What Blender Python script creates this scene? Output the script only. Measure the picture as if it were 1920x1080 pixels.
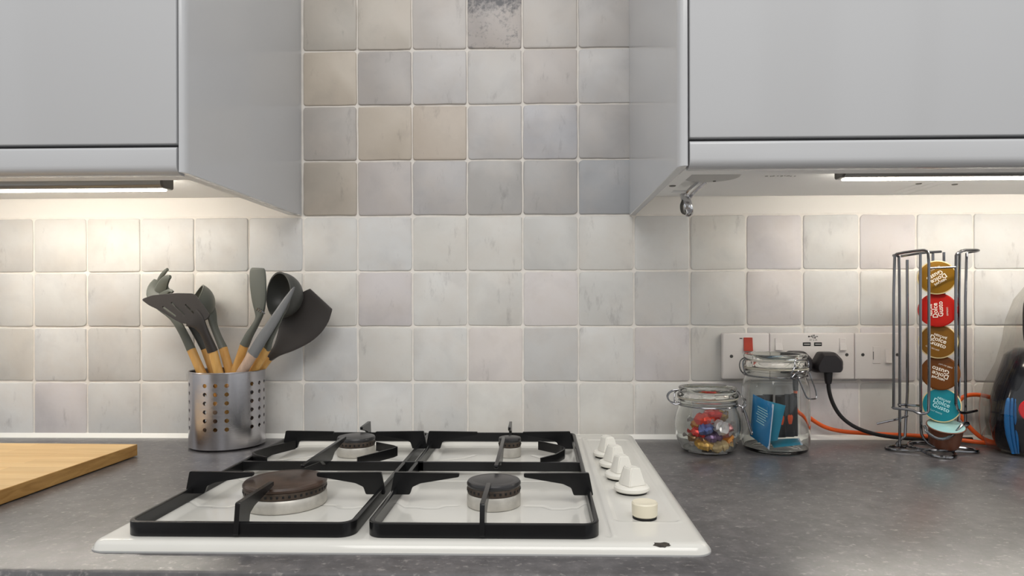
import bpy, bmesh, math, random
import numpy as np
from mathutils import Vector, Matrix, Euler

# ------------------------------------------------------------------ scene, camera, light
for o in list(bpy.data.objects):
    bpy.data.objects.remove(o)
S = bpy.context.scene
C = S.collection
ZW = 0.90                                   # height of the worktop above the floor

cam_d = bpy.data.cameras.new('camera')
cam = bpy.data.objects.new('camera', cam_d)
C.objects.link(cam)
S.camera = cam
cam_d.sensor_fit = 'HORIZONTAL'
cam_d.sensor_width = 36.0
cam_d.lens = 36.0 * 1251.88 / 1920.0
cam_d.shift_x = (960.0 - 981.73) / 1920.0
cam_d.shift_y = (570.91 - 540.0) / 1920.0
cam_d.clip_start = 0.01
cam.matrix_world = (Matrix.Translation((0.94632, -1.20409, 0.24128 + ZW)) @ Matrix.Rotation(0.02508, 4, 'Z')
                    @ Matrix.Rotation(math.pi / 2, 4, 'X') @ Matrix.Rotation(-0.00234, 4, 'Z'))

W = bpy.data.worlds.new('world')
S.world = W
W.use_nodes = True
W.node_tree.nodes['Background'].inputs[0].default_value = (0.96, 0.98, 1.0, 1)
W.node_tree.nodes['Background'].inputs[1].default_value = 0.78

def area(name, loc, rot, sx, sy, power, col):
    l = bpy.data.lights.new(name, 'AREA')
    l.shape = 'RECTANGLE'; l.size = sx; l.size_y = sy; l.energy = power; l.color = col
    o = bpy.data.objects.new(name, l); C.objects.link(o)
    o.location = loc; o.rotation_euler = rot
    return o
area('overhead_fill', (1.0, -1.75, 2.45), (math.radians(28), 0, 0), 1.6, 0.9, 21.0, (1.0, 0.97, 0.93))  # unseen soft fill, added above and behind the camera
LED_STRENGTH = 37.0
S.view_settings.view_transform = 'Standard'
S.view_settings.look = 'None'
S.view_settings.exposure = 0.0
S.view_settings.gamma = 1.0
S.view_settings.use_curve_mapping = False
try:
    S.cycles.use_denoising = True
    S.cycles.max_bounces = 14
    S.cycles.transmission_bounces = 12
    S.cycles.transparent_max_bounces = 16
    S.cycles.sample_clamp_indirect = 6.0
except Exception:
    pass

# ------------------------------------------------------------------ materials
def lin(r, g, b):
    return tuple(((c / 255) / 12.92 if c / 255 <= 0.04045 else ((c / 255 + 0.055) / 1.055) ** 2.4) for c in (r, g, b)) + (1,)

class NT:
    def __init__(s, name):
        s.m = bpy.data.materials.new(name); s.m.use_nodes = True
        s.t = s.m.node_tree; s.b = s.t.nodes['Principled BSDF']
    def n(s, typ, **k):
        nd = s.t.nodes.new(typ)
        for a, v in k.items():
            if a.startswith('i_'):
                nd.inputs[a[2:].replace('_', ' ')].default_value = v
            else:
                setattr(nd, a, v)
        return nd
    def l(s, a, b): s.t.links.new(a, b)
    def ramp(s, src, stops):
        r = s.n('ShaderNodeValToRGB')
        e = r.color_ramp.elements
        e[0].position, e[0].color = stops[0]
        e[1].position, e[1].color = stops[-1]
        for p, c in stops[1:-1]:
            x = e.new(p); x.color = c
        s.l(src, r.inputs[0]); return r.outputs[0]
    def mix(s, fac, a, b, mode='MIX'):
        x = s.n('ShaderNodeMix', data_type='RGBA', blend_type=mode)
        for sock, v in ((x.inputs[0], fac), (x.inputs[6], a), (x.inputs[7], b)):
            if hasattr(v, 'links'): s.l(v, sock)
            else: sock.default_value = v
        return x.outputs[2]

def mat(name, col, rough=0.5, metal=0.0, var=0.0, vscale=30, bump=0.0, bscale=200, coat=0.0, spec=0.5, trans=0.0, ior=1.45, aniso=None, rvar=0.0):
    M = NT(name); b = M.b
    b.inputs['Base Color'].default_value = col
    b.inputs['Roughness'].default_value = rough
    b.inputs['Metallic'].default_value = metal
    b.inputs['Specular IOR Level'].default_value = spec
    b.inputs['Coat Weight'].default_value = coat
    b.inputs['Coat Roughness'].default_value = 0.06
    b.inputs['Transmission Weight'].default_value = trans
    b.inputs['IOR'].default_value = ior
    tc = M.n('ShaderNodeTexCoord')
    if var > 0:
        nz = M.n('ShaderNodeTexNoise', i_Scale=vscale, i_Detail=5.0)
        M.l(tc.outputs['Object'], nz.inputs['Vector'])
        lo = tuple(max(0, c * (1 - var)) for c in col[:3]) + (1,)
        hi = tuple(min(1, c * (1 + var)) for c in col[:3]) + (1,)
        M.l(M.ramp(nz.outputs[0], [(0.3, lo), (0.7, hi)]), b.inputs['Base Color'])
        if rvar:
            mr = M.n('ShaderNodeMapRange'); mr.inputs[3].default_value = rough - rvar; mr.inputs[4].default_value = rough + rvar
            M.l(nz.outputs[0], mr.inputs[0]); M.l(mr.outputs[0], b.inputs['Roughness'])
    if bump > 0:
        nb = M.n('ShaderNodeTexNoise', i_Scale=bscale, i_Detail=3.0)
        if aniso:
            mp = M.n('ShaderNodeMapping'); mp.inputs['Scale'].default_value = aniso
            M.l(tc.outputs['Object'], mp.inputs[0]); M.l(mp.outputs[0], nb.inputs['Vector'])
        else:
            M.l(tc.outputs['Object'], nb.inputs['Vector'])
        bp = M.n('ShaderNodeBump', i_Strength=bump, i_Distance=0.001)
        M.l(nb.outputs[0], bp.inputs['Height']); M.l(bp.outputs[0], b.inputs['Normal'])
    return M.m

def tile_material(name, dark_patch=False):
    M = NT(name); b = M.b
    tc = M.n('ShaderNodeTexCoord'); oi = M.n('ShaderNodeObjectInfo')
    mul = M.n('ShaderNodeVectorMath', operation='SCALE'); mul.inputs['Scale'].default_value = 37.0
    cmb = M.n('ShaderNodeCombineXYZ')
    for i in range(3): M.l(oi.outputs['Random'], cmb.inputs[i])
    M.l(cmb.outputs[0], mul.inputs[0])
    add = M.n('ShaderNodeVectorMath', operation='ADD')
    M.l(tc.outputs['Object'], add.inputs[0]); M.l(mul.outputs[0], add.inputs[1])
    v = add.outputs[0]
    base = oi.outputs['Color']
    n1 = M.n('ShaderNodeTexNoise', i_Scale=13.0, i_Detail=4.0, i_Roughness=0.6); M.l(v, n1.inputs['Vector'])
    c1 = M.mix(M.ramp(n1.outputs[0], [(0.42, (0, 0, 0, 1)), (0.72, (0.30, 0.30, 0.30, 1))]), base, lin(204, 192, 180), 'MIX')
    # soft cloudy veins
    n2 = M.n('ShaderNodeTexNoise', i_Scale=11.0, i_Detail=7.0, i_Roughness=0.58, i_Distortion=0.25); M.l(v, n2.inputs['Vector'])
    veil = M.ramp(n2.outputs[0], [(0.38, (0.93, 0.93, 0.935, 1)), (0.50, (1, 1, 1, 1)), (0.62, (0.985, 0.98, 0.975, 1)), (0.72, (0.90, 0.90, 0.905, 1))])
    c2 = M.mix(1.0, c1, veil, 'MULTIPLY')
    mp = M.n('ShaderNodeMapping'); mp.inputs['Scale'].default_value = (1.0, 1.0, 0.35); mp.inputs['Rotation'].default_value = (0, 0.5, 0)
    M.l(v, mp.inputs[0])
    n3 = M.n('ShaderNodeTexNoise', i_Scale=36.0, i_Detail=5.0, i_Roughness=0.7); M.l(mp.outputs[0], n3.inputs['Vector'])
    spots = M.ramp(n3.outputs[0], [(0.60, (1, 1, 1, 1)), (0.78, (0.66, 0.65, 0.66, 1))])
    c3 = M.mix(1.0, c2, spots, 'MULTIPLY')
    if dark_patch:
        n4 = M.n('ShaderNodeTexNoise', i_Scale=70.0, i_Detail=7.0, i_Roughness=0.75); M.l(v, n4.inputs['Vector'])
        sx = M.n('ShaderNodeSeparateXYZ'); M.l(tc.outputs['Object'], sx.inputs[0])
        mr = M.n('ShaderNodeMapRange'); mr.inputs[1].default_value = 0.005; mr.inputs[2].default_value = 0.045; mr.inputs[3].default_value = 0.0; mr.inputs[4].default_value = 0.22
        M.l(sx.outputs[2], mr.inputs[0])
        ad = M.n('ShaderNodeMath', operation='ADD'); M.l(n4.outputs[0], ad.inputs[0]); M.l(mr.outputs[0], ad.inputs[1])
        c3 = M.mix(M.ramp(ad.outputs[0], [(0.54, (0, 0, 0, 1)), (0.72, (0.85, 0.85, 0.85, 1))]), c3, lin(84, 86, 92), 'MIX')
    M.l(c3, b.inputs['Base Color'])
    b.inputs['Roughness'].default_value = 0.42
    b.inputs['Specular IOR Level'].default_value = 0.4
    n5 = M.n('ShaderNodeTexNoise', i_Scale=26.0, i_Detail=4.0); M.l(v, n5.inputs['Vector'])
    bp = M.n('ShaderNodeBump', i_Strength=0.35, i_Distance=0.002)
    M.l(n5.outputs[0], bp.inputs['Height']); M.l(bp.outputs[0], b.inputs['Normal'])
    return M.m

def worktop_material():
    M = NT('worktop_laminate'); b = M.b
    tc = M.n('ShaderNodeTexCoord')
    n1 = M.n('ShaderNodeTexNoise', i_Scale=45.0, i_Detail=6.0, i_Roughness=0.7); M.l(tc.outputs['Object'], n1.inputs['Vector'])
    c = M.ramp(n1.outputs[0], [(0.3, lin(58, 56, 58)), (0.5, lin(76, 74, 76)), (0.7, lin(96, 93, 94))])
    mp = M.n('ShaderNodeMapping'); mp.inputs['Scale'].default_value = (1.0, 1.3, 1.0); M.l(tc.outputs['Object'], mp.inputs[0])
    n2 = M.n('ShaderNodeTexNoise', i_Scale=105.0, i_Detail=5.0, i_Roughness=0.65); M.l(mp.outputs[0], n2.inputs['Vector'])
    f = M.ramp(n2.outputs[0], [(0.57, (0, 0, 0, 1)), (0.72, (0.60, 0.60, 0.60, 1))])
    c2 = M.mix(f, c, lin(176, 170, 165))
    M.l(c2, b.inputs['Base Color'])
    b.inputs['Roughness'].default_value = 0.30
    b.inputs['IOR'].default_value = 2.1
    b.inputs['Specular IOR Level'].default_value = 0.5
    n3 = M.n('ShaderNodeTexNoise', i_Scale=260.0, i_Detail=2.0); M.l(tc.outputs['Object'], n3.inputs['Vector'])
    bp = M.n('ShaderNodeBump', i_Strength=0.12, i_Distance=0.001)
    M.l(n3.outputs[0], bp.inputs['Height']); M.l(bp.outputs[0], b.inputs['Normal'])
    return M.m

def wood_material(name, a, bcol, scale, stretch, rough=0.45, strips=None):
    M = NT(name); b = M.b
    tc = M.n('ShaderNodeTexCoord')
    mp = M.n('ShaderNodeMapping'); mp.inputs['Scale'].default_value = stretch; M.l(tc.outputs['Object'], mp.inputs[0])
    n1 = M.n('ShaderNodeTexNoise', i_Scale=scale, i_Detail=6.0, i_Roughness=0.6, i_Distortion=0.6); M.l(mp.outputs[0], n1.inputs['Vector'])
    c = M.ramp(n1.outputs[0], [(0.3, a), (0.72, bcol)])
    if strips:
        br = M.n('ShaderNodeTexBrick')
        br.inputs['Color1'].default_value = (1, 1, 1, 1); br.inputs['Color2'].default_value = (0.86, 0.84, 0.80, 1); br.inputs['Mortar'].default_value = (0.72, 0.66, 0.58, 1)
        br.inputs['Scale'].default_value = 1.0; br.inputs['Mortar Size'].default_value = 0.0004; br.inputs['Brick Width'].default_value = strips[0]; br.inputs['Row Height'].default_value = strips[1]
        M.l(tc.outputs['Object'], br.inputs['Vector'])
        c = M.mix(1.0, c, br.outputs[0], 'MULTIPLY')
    M.l(c, b.inputs['Base Color'])
    b.inputs['Roughness'].default_value = rough
    return M.m

def glass_material(name, col, rough=0.0, ior=1.45):
    m = mat(name, col, rough=rough, trans=1.0, ior=ior)
    return m

def emit_material(name, col, strength):
    M = NT(name)
    M.b.inputs['Base Color'].default_value = (0.9, 0.9, 0.9, 1)
    M.b.inputs['Emission Color'].default_value = col
    M.b.inputs['Emission Strength'].default_value = strength
    return M.m

MT = {}
MT['tile'] = tile_material('tumbled_marble')
MT['tile_dark'] = tile_material('tumbled_marble_dark_veined', True)
MT['grout'] = mat('cream_grout', lin(234, 229, 222), 0.85, var=0.06, vscale=60, bump=0.3, bscale=150)
MT['sealant'] = mat('white_sealant', lin(240, 238, 232), 0.4)
MT['worktop'] = worktop_material()
MT['wall_far'] = mat('grey_wall_paint', lin(168, 164, 158), 0.8)
MT['floor'] = mat('floor_vinyl', lin(140, 132, 124), 0.6, var=0.1, vscale=8)
MT['gloss'] = mat('gloss_white_door', lin(195, 196, 198), 0.16, spec=0.5, coat=0.15, bump=0.05, bscale=14)
MT['carcass'] = mat('white_melamine', lin(238, 238, 237), 0.5)
MT['paint'] = mat('cream_wall_paint', lin(234, 230, 224), 0.7)
MT['puck'] = mat('grey_plastic', lin(176, 176, 175), 0.4)
MT['gap'] = mat('shadow_gap_grey', lin(90, 90, 92), 0.6)
MT['alu'] = mat('grey_aluminium', lin(150, 149, 146), 0.35, metal=0.8)
MT['led'] = emit_material('led_diffuser', (1.0, 0.93, 0.82, 1), LED_STRENGTH)
MT['chrome'] = mat('chrome', lin(210, 210, 212), 0.12, metal=1.0)
MT['wire'] = mat('chromed_wire', lin(132, 132, 135), 0.14, metal=1.0)
MT['steel'] = mat('brushed_steel', lin(186, 184, 187), 0.22, metal=1.0, bump=0.08, bscale=60, aniso=(1, 1, 30))
MT['screw'] = mat('screw_grey', lin(95, 93, 90), 0.4, metal=0.7)
MT['enamel'] = mat('white_enamel', lin(219, 217, 210), 0.12, coat=0.4, var=0.015, vscale=25)
MT['knob'] = mat('white_knob_plastic', lin(232, 229, 220), 0.35)
MT['ivory'] = mat('ivory_button_plastic', lin(228, 220, 198), 0.35)
MT['iron'] = mat('black_enamelled_iron', lin(22, 22, 23), 0.25, var=0.12, vscale=50, bump=0.05, bscale=120, spec=0.4)
MT['cap'] = mat('black_burner_cap', lin(44, 43, 44), 0.30, var=0.3, vscale=60)
MT['cap_brown'] = mat('stained_burner_cap', lin(66, 52, 44), 0.30, var=0.5, vscale=28)
MT['crown'] = mat('sooty_burner_crown', lin(72, 62, 54), 0.45, var=0.35, vscale=90, metal=0.4)
MT['alring'] = mat('cast_aluminium', lin(196, 192, 184), 0.42, metal=0.45, var=0.12, vscale=80)
MT['black'] = mat('black_void', lin(14, 13, 13), 0.6)
MT['chip'] = mat('chipped_enamel', lin(58, 52, 46), 0.6, var=0.5, vscale=300)
MT['bamboo'] = wood_material('bamboo_top', lin(212, 172, 112), lin(232, 200, 146), 14, (0.35, 5, 5), 0.42, (0.16, 0.022))
MT['bamboo_end'] = wood_material('bamboo_edge', lin(150, 108, 52), lin(188, 146, 84), 20, (1, 1, 6), 0.5)
MT['beech'] = wood_material('beech_handle', lin(202, 150, 78), lin(228, 182, 110), 30, (3, 3, 0.4), 0.42)
MT['pale_wood'] = wood_material('pale_beech_handle', lin(188, 160, 140), lin(214, 188, 168), 30, (3, 3, 0.4), 0.42)
MT['silicone'] = mat('dark_grey_silicone', lin(66, 67, 64), 0.42)
MT['silicone_light'] = mat('grey_green_silicone', lin(98, 101, 94), 0.42)
MT['silicone_dark'] = mat('charcoal_silicone', lin(58, 54, 52), 0.40)
MT['silicone_blue'] = mat('slate_grey_silicone', lin(112, 114, 116), 0.36)
MT['plastic'] = mat('white_socket_plastic', lin(222, 216, 212), 0.32)
MT['redsw'] = mat('red_rocker_plastic', lin(176, 62, 42), 0.3)
MT['blackplastic'] = mat('black_plug_plastic', lin(34, 30, 32), 0.42, bump=0.1, bscale=300)
MT['print'] = mat('dark_print', lin(40, 36, 36), 0.6)
MT['cable_black'] = mat('black_rubber_cable', lin(28, 27, 27), 0.45)
MT['cable_orange'] = mat('orange_cable', lin(226, 92, 30), 0.42)
MT['glass'] = glass_material('clear_jar_glass', (0.97, 0.985, 0.97, 1), ior=1.36)
MT['glass_green'] = glass_material('greenish_lid_glass', (0.95, 0.975, 0.93, 1))
MT['seal'] = mat('clear_rubber_seal', lin(206, 200, 184), 0.35, trans=0.4)
for nm, c in dict(gold=(132, 94, 12), red=(182, 26, 12), goldbrown=(124, 82, 14), brown=(112, 62, 12), teal=(20, 132, 146)).items():
    MT['foil_' + nm] = mat('printed_foil_' + nm, lin(*c), 0.28, metal=0.25, bump=0.08, bscale=120)
MT['foil_back'] = mat('pale_teal_foil', lin(168, 208, 208), 0.25, metal=0.3)
MT['cup_brown'] = mat('brown_capsule_cup', lin(104, 62, 44), 0.35)
MT['cup_cream'] = mat('cream_capsule_rim', lin(220, 200, 150), 0.3)
MT['ink'] = mat('cream_print', lin(244, 236, 220), 0.5)
MT['ink_teal'] = mat('pale_blue_print', lin(176, 224, 228), 0.5)
def thin_shell(name, tint, rough=0.03, refl=0.9):
    M = NT(name)
    tr = M.n('ShaderNodeBsdfTransparent'); tr.inputs[0].default_value = tint
    gl = M.n('ShaderNodeBsdfGlossy'); gl.inputs['Color'].default_value = (refl, refl, refl, 1); gl.inputs['Roughness'].default_value = rough
    lw = M.n('ShaderNodeLayerWeight'); lw.inputs[0].default_value = 0.35
    fr = M.n('ShaderNodeMapRange'); fr.inputs[1].default_value = 0.25; fr.inputs[2].default_value = 1.0; fr.inputs[3].default_value = 0.03; fr.inputs[4].default_value = 0.45
    M.l(lw.outputs['Facing'], fr.inputs[0])
    mx = M.n('ShaderNodeMixShader')
    M.l(fr.outputs[0], mx.inputs[0]); M.l(tr.outputs[0], mx.inputs[1]); M.l(gl.outputs[0], mx.inputs[2])
    out = [n for n in M.t.nodes if n.type == 'OUTPUT_MATERIAL'][0]
    M.l(mx.outputs[0], out.inputs[0]); M.t.nodes.remove(M.b)
    return M.m
MT['tank'] = thin_shell('smoked_clear_plastic', (0.86, 0.845, 0.82, 1))
MT['navy'] = mat('glossy_black_navy', lin(16, 20, 30), 0.12, coat=0.4)
MT['bluerefl'] = mat('blue_reflection', lin(22, 104, 172), 0.25)  # colour of a blue reflection, given as a material
MT['redbtn'] = mat('red_button', lin(226, 24, 36), 0.25)
MT['sachet'] = mat('blue_sachet_foil', lin(12, 120, 178), 0.28, metal=0.15, bump=0.2, bscale=60)
MT['sachet_teal'] = mat('teal_sachet_foil', lin(20, 138, 172), 0.3, metal=0.15, bump=0.2, bscale=60)
MT['sachet_white'] = mat('white_sachet_edge', lin(206, 220, 238), 0.35)
MT['stick'] = mat('black_stick_foil', lin(24, 18, 20), 0.3, bump=0.25, bscale=90)
MT['stick_orange'] = mat('orange_stick_print', lin(216, 76, 20), 0.35)
SW = {'red': (206, 40, 30), 'scarlet': (224, 62, 34), 'gold': (190, 146, 58), 'amber': (206, 128, 24), 'purple': (110, 84, 120), 'bronze': (130, 96, 60), 'silver': (196, 190, 190), 'blue': (92, 108, 170), 'rose': (170, 110, 110), 'cream': (200, 176, 130)}
for k, c in SW.items():
    MT['sweet_' + k] = mat(k + '_wrapper', lin(*c), 0.22, metal=0.35, var=0.2, vscale=90, bump=0.5, bscale=130)
MT['wrap_clear'] = mat('clear_cellophane', lin(225, 220, 216), 0.12, trans=0.75, ior=1.2, bump=0.5, bscale=140)

# ------------------------------------------------------------------ helpers
def tagit(o, label=None, cat=None, group=None, kind=None):
    if label: o['label'] = label
    if cat: o['category'] = cat
    if group: o['group'] = group
    if kind: o['kind'] = kind
    return o

def thing(name, label, cat, loc, group=None, rot=(0, 0, 0)):
    o = bpy.data.objects.new(name, None); C.objects.link(o)
    o.location = (loc[0], loc[1], loc[2] + ZW); o.rotation_euler = rot
    o.empty_display_size = 0.02
    return tagit(o, label, cat, group)

class MB:
    """collects vertices and faces in worktop-relative world coordinates"""
    def __init__(s): s.v = []; s.f = []; s.fm = []; s.mi = 0
    def add(s, vs, fs):
        o = len(s.v); s.v += [tuple(v) for v in vs]
        for f in fs: s.f.append(tuple(i + o for i in f)); s.fm.append(s.mi)
        return s
    def bm(s, b):
        b.verts.index_update()
        s.add([v.co[:] for v in b.verts], [[v.index for v in f.verts] for f in b.faces]); b.free(); return s
    def box(s, x0, x1, y0, y1, z0, z1, r=0.0, seg=2, M=None):
        b = bmesh.new(); bmesh.ops.create_cube(b, size=1.0)
        for v in b.verts:
            v.co = Vector(((x0 + x1) / 2 + v.co.x * (x1 - x0), (y0 + y1) / 2 + v.co.y * (y1 - y0), (z0 + z1) / 2 + v.co.z * (z1 - z0)))
        if r > 0: bmesh.ops.bevel(b, geom=b.edges[:], offset=r, segments=seg, profile=0.5, affect='EDGES')
        if M is not None: bmesh.ops.transform(b, matrix=M, verts=b.verts)
        return s.bm(b)
    def lathe(s, prof, c=(0, 0, 0), n=40, M=None, sx=1.0, sy=1.0):
        vs = []; fs = []; rows = []
        for r, z in prof:
            if r < 1e-6: rows.append([len(vs)]); vs.append((0, 0, z))
            else:
                rows.append(list(range(len(vs), len(vs) + n)))
                vs += [(r * sx * math.cos(2 * math.pi * k / n), r * sy * math.sin(2 * math.pi * k / n), z) for k in range(n)]
        for a, b in zip(rows, rows[1:]):
            for k in range(n):
                k2 = (k + 1) % n
                if len(a) == 1 and len(b) == 1: continue
                if len(a) == 1: fs.append((a[0], b[k2], b[k]))
                elif len(b) == 1: fs.append((a[k], a[k2], b[0]))
                else: fs.append((a[k], a[k2], b[k2], b[k]))
        if M is not None: vs = [(M @ Vector(v))[:] for v in vs]
        return s.add([(v[0] + c[0], v[1] + c[1], v[2] + c[2]) for v in vs], fs)
    def tube(s, pts, r, n=8, closed=False, smooth=0):
        P = [Vector(p) for p in pts]
        for _ in range(smooth):
            Q = []
            m = len(P)
            rng = range(m) if closed else range(m - 1)
            if not closed: Q.append(P[0])
            for i in rng:
                a, b = P[i], P[(i + 1) % m]
                Q += [a * 0.75 + b * 0.25, a * 0.25 + b * 0.75]
            if not closed: Q.append(P[-1])
            P = Q
        m = len(P); vs = []; fs = []; nrm = None
        for i in range(m):
            if closed: t = (P[(i + 1) % m] - P[i - 1]).normalized()
            else: t = (P[min(i + 1, m - 1)] - P[max(i - 1, 0)]).normalized()
            if nrm is None:
                nrm = t.orthogonal().normalized()
            nrm = (nrm - t * nrm.dot(t)).normalized()
            bn = t.cross(nrm)
            rr = r[i] if isinstance(r, (list, tuple)) else r
            vs += [(P[i] + rr * (nrm * math.cos(2 * math.pi * k / n) + bn * math.sin(2 * math.pi * k / n)))[:] for k in range(n)]
        for i in range(m if closed else m - 1):
            j = (i + 1) % m
            for k in range(n):
                k2 = (k + 1) % n
                fs.append((i * n + k, i * n + k2, j * n + k2, j * n + k))
        if not closed:
            fs.append(tuple(range(n))[::-1]); fs.append(tuple((m - 1) * n + k for k in range(n)))
        return s.add(vs, fs)
    def sweep(s, st, nrm, n=14, power=2.6, sub=3):
        """st: (x, y, z, half_width, half_thickness); a lofted bar whose flat face looks along nrm"""
        A = np.array(st, float)
        if sub > 1:                                   # Catmull-Rom refinement
            out = []
            for i in range(len(A) - 1):
                p0, p1, p2, p3 = A[max(i - 1, 0)], A[i], A[i + 1], A[min(i + 2, len(A) - 1)]
                for k in range(sub):
                    t = k / sub
                    out.append(0.5 * ((2 * p1) + (p2 - p0) * t + (2 * p0 - 5 * p1 + 4 * p2 - p3) * t * t + (3 * p1 - p0 - 3 * p2 + p3) * t ** 3))
            out.append(A[-1]); A = np.array(out)
        N = Vector(nrm).normalized(); m = len(A); vs = []; fs = []
        for i in range(m):
            t = Vector(A[min(i + 1, m - 1)][:3] - A[max(i - 1, 0)][:3]).normalized()
            nn = (N - t * N.dot(t)).normalized(); w = nn.cross(t)
            for k in range(n):
                a = 2 * math.pi * k / n; ca, sa = math.cos(a), math.sin(a)
                cx = math.copysign(abs(ca) ** (2 / power), ca); cy = math.copysign(abs(sa) ** (2 / power), sa)
                vs.append((Vector(A[i][:3]) + w * (cx * max(A[i][3], 2e-4)) + nn * (cy * max(A[i][4], 2e-4)))[:])
        for i in range(m - 1):
            for k in range(n):
                k2 = (k + 1) % n
                fs.append((i * n + k, i * n + k2, (i + 1) * n + k2, (i + 1) * n + k))
        fs.append(tuple(range(n))[::-1]); fs.append(tuple((m - 1) * n + k for k in range(n)))
        return s.add(vs, fs)
    def prism(s, poly, axis, a, b, bev=0.0006):
        """closed polygon in the two axes other than `axis`, from a to b along axis, edges bevelled"""
        bm = bmesh.new()
        def P(p, q):
            return {'x': (q, p[0], p[1]), 'y': (p[0], q, p[1]), 'z': (p[0], p[1], q)}[axis]
        va = [bm.verts.new(P(p, a)) for p in poly]; vb = [bm.verts.new(P(p, b)) for p in poly]
        bm.faces.new(va); bm.faces.new(vb[::-1])
        for i in range(len(poly)):
            j = (i + 1) % len(poly)
            bm.faces.new((va[j], va[i], vb[i], vb[j]))
        bmesh.ops.recalc_face_normals(bm, faces=bm.faces[:])
        if bev > 0: bmesh.ops.bevel(bm, geom=bm.edges[:], offset=bev, segments=1, affect='EDGES', clamp_overlap=True)
        return s.bm(bm)
    def mesh(s, name, mats, origin=(0, 0, 0), smooth=35):
        me = bpy.data.meshes.new(name)
        me.from_pydata([(v[0] - origin[0], v[1] - origin[1], v[2] - origin[2]) for v in s.v], [], s.f)
        for m in (mats if isinstance(mats, (list, tuple)) else [mats]): me.materials.append(MT[m] if isinstance(m, str) else m)
        if isinstance(mats, (list, tuple)):
            me.polygons.foreach_set('material_index', s.fm)
        b = bmesh.new(); b.from_mesh(me); bmesh.ops.recalc_face_normals(b, faces=b.faces[:]); b.to_mesh(me); b.free()
        if smooth:
            me.polygons.foreach_set('use_smooth', [True] * len(me.polygons))
            me.set_sharp_from_angle(angle=math.radians(smooth))
        me.update()
        return me
    def build(s, name, mats, parent=None, origin=None, smooth=35):
        """part of `parent` (an unrotated Empty or part, coordinates stay worktop-relative), or a top-level object"""
        if parent is not None and origin is None:
            p = Vector((0, 0, 0)); q = parent
            while q is not None: p += q.location; q = q.parent
            origin = (p.x, p.y, p.z - ZW)
        elif origin is None:
            origin = tuple(np.array(s.v).min(0) * 0.5 + np.array(s.v).max(0) * 0.5)
            origin = (origin[0], origin[1], float(np.array(s.v)[:, 2].min()))
        o = bpy.data.objects.new(name, s.mesh(name, mats, origin, smooth)); C.objects.link(o)
        if parent is not None: o.parent = parent
        else: o.location = (origin[0], origin[1], origin[2] + ZW)
        return o
    def local(s, name, mats, parent, smooth=35):
        return s.build(name, mats, parent, origin=(0, 0, 0), smooth=smooth)

def text(name, body, size, m, parent, M, bold=0.0, extrude=0.00008):
    cu = bpy.data.curves.new(name, 'FONT')
    cu.body = body; cu.size = size; cu.align_x = 'CENTER'; cu.align_y = 'CENTER'; cu.extrude = extrude; cu.offset = bold
    cu.resolution_u = 2
    cu.materials.append(MT[m])
    o = bpy.data.objects.new(name, cu); C.objects.link(o)
    dg = bpy.context.evaluated_depsgraph_get()
    me = bpy.data.meshes.new_from_object(o.evaluated_get(dg))
    bpy.data.objects.remove(o); bpy.data.curves.remove(cu)
    o = bpy.data.objects.new(name, me); C.objects.link(o)
    o.parent = parent; o.matrix_local = M
    return o

def mesh_from_curve(splines, extrude, bevel):
    """filled planar curve with holes, extruded and bevelled; returns a mesh in its own XY plane"""
    cu = bpy.data.curves.new('outline', 'CURVE'); cu.dimensions = '2D'; cu.fill_mode = 'BOTH'
    cu.extrude = extrude; cu.bevel_depth = bevel; cu.bevel_resolution = 1; cu.resolution_u = 6
    for pts in splines:
        sp = cu.splines.new('POLY'); sp.points.add(len(pts) - 1); sp.use_cyclic_u = True
        for p, q in zip(sp.points, pts): p.co = (q[0], q[1], 0, 1)
    o = bpy.data.objects.new('outline', cu); C.objects.link(o)
    dg = bpy.context.evaluated_depsgraph_get()
    me = bpy.data.meshes.new_from_object(o.evaluated_get(dg))
    bpy.data.objects.remove(o); bpy.data.curves.remove(cu)
    return me

def round_poly(pts, r, n=4):
    out = []
    m = len(pts)
    for i in range(m):
        a, b, c = (Vector(pts[i - 1]).to_2d(), Vector(pts[i]).to_2d(), Vector(pts[(i + 1) % m]).to_2d())
        d1 = (a - b); d2 = (c - b)
        rr = min(r, d1.length * 0.45, d2.length * 0.45)
        p = b + d1.normalized() * rr; q = b + d2.normalized() * rr
        for k in range(n + 1):
            t = k / n
            out.append(tuple((1 - t) ** 2 * p + 2 * t * (1 - t) * b + t * t * q))
    return out

rnd = random.Random(7)

# ------------------------------------------------------------------ the setting: wall, tiles, floor
TX0, TZ0, P = 0.0149, 0.0016, 0.100           # first joint, lowest joint, pitch of the tiles
b = MB(); b.box(-1.2, 3.0, 0.0020, 0.16, -0.9, 1.6)
wall = b.build('wall_back', 'grout', origin=(0, 0, -ZW)); tagit(wall, 'white plastered kitchen wall behind the worktop, tiled with tumbled marble', kind='structure')
wall.location = (0, 0, 0)
for xa, xb in ((-1.2, 0.512), (1.108, 3.0)):
    b = MB(); b.box(xa, xb, 0.0008, 0.004, 0.4030, 1.59); b.build('painted_strip', 'paint', wall, origin=(0, 0, -ZW))
b = MB(); b.box(-1.2, 3.0, -3.2, 0.16, -0.95, -0.9)
fl = b.build('floor', 'floor'); tagit(fl, kind='structure')
# unseen opposite wall with door and window openings, added to vary the reflections
b = MB()
for x0, x1, z0, z1 in ((-1.2, 0.35, -0.9, 1.6), (0.35, 1.35, -0.9, 0.15), (0.35, 1.35, 1.25, 1.6), (1.35, 2.0, -0.9, 1.6), (2.0, 2.8, 1.15, 1.6), (2.8, 3.0, -0.9, 1.6)):
    b.box(x0, x1, -3.2, -3.1, z0, z1)
wf = b.build('wall_front_added', 'wall_far', origin=(0, 0, -ZW)); wf.location = (0, 0, 0); tagit(wf, kind='structure')

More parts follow.
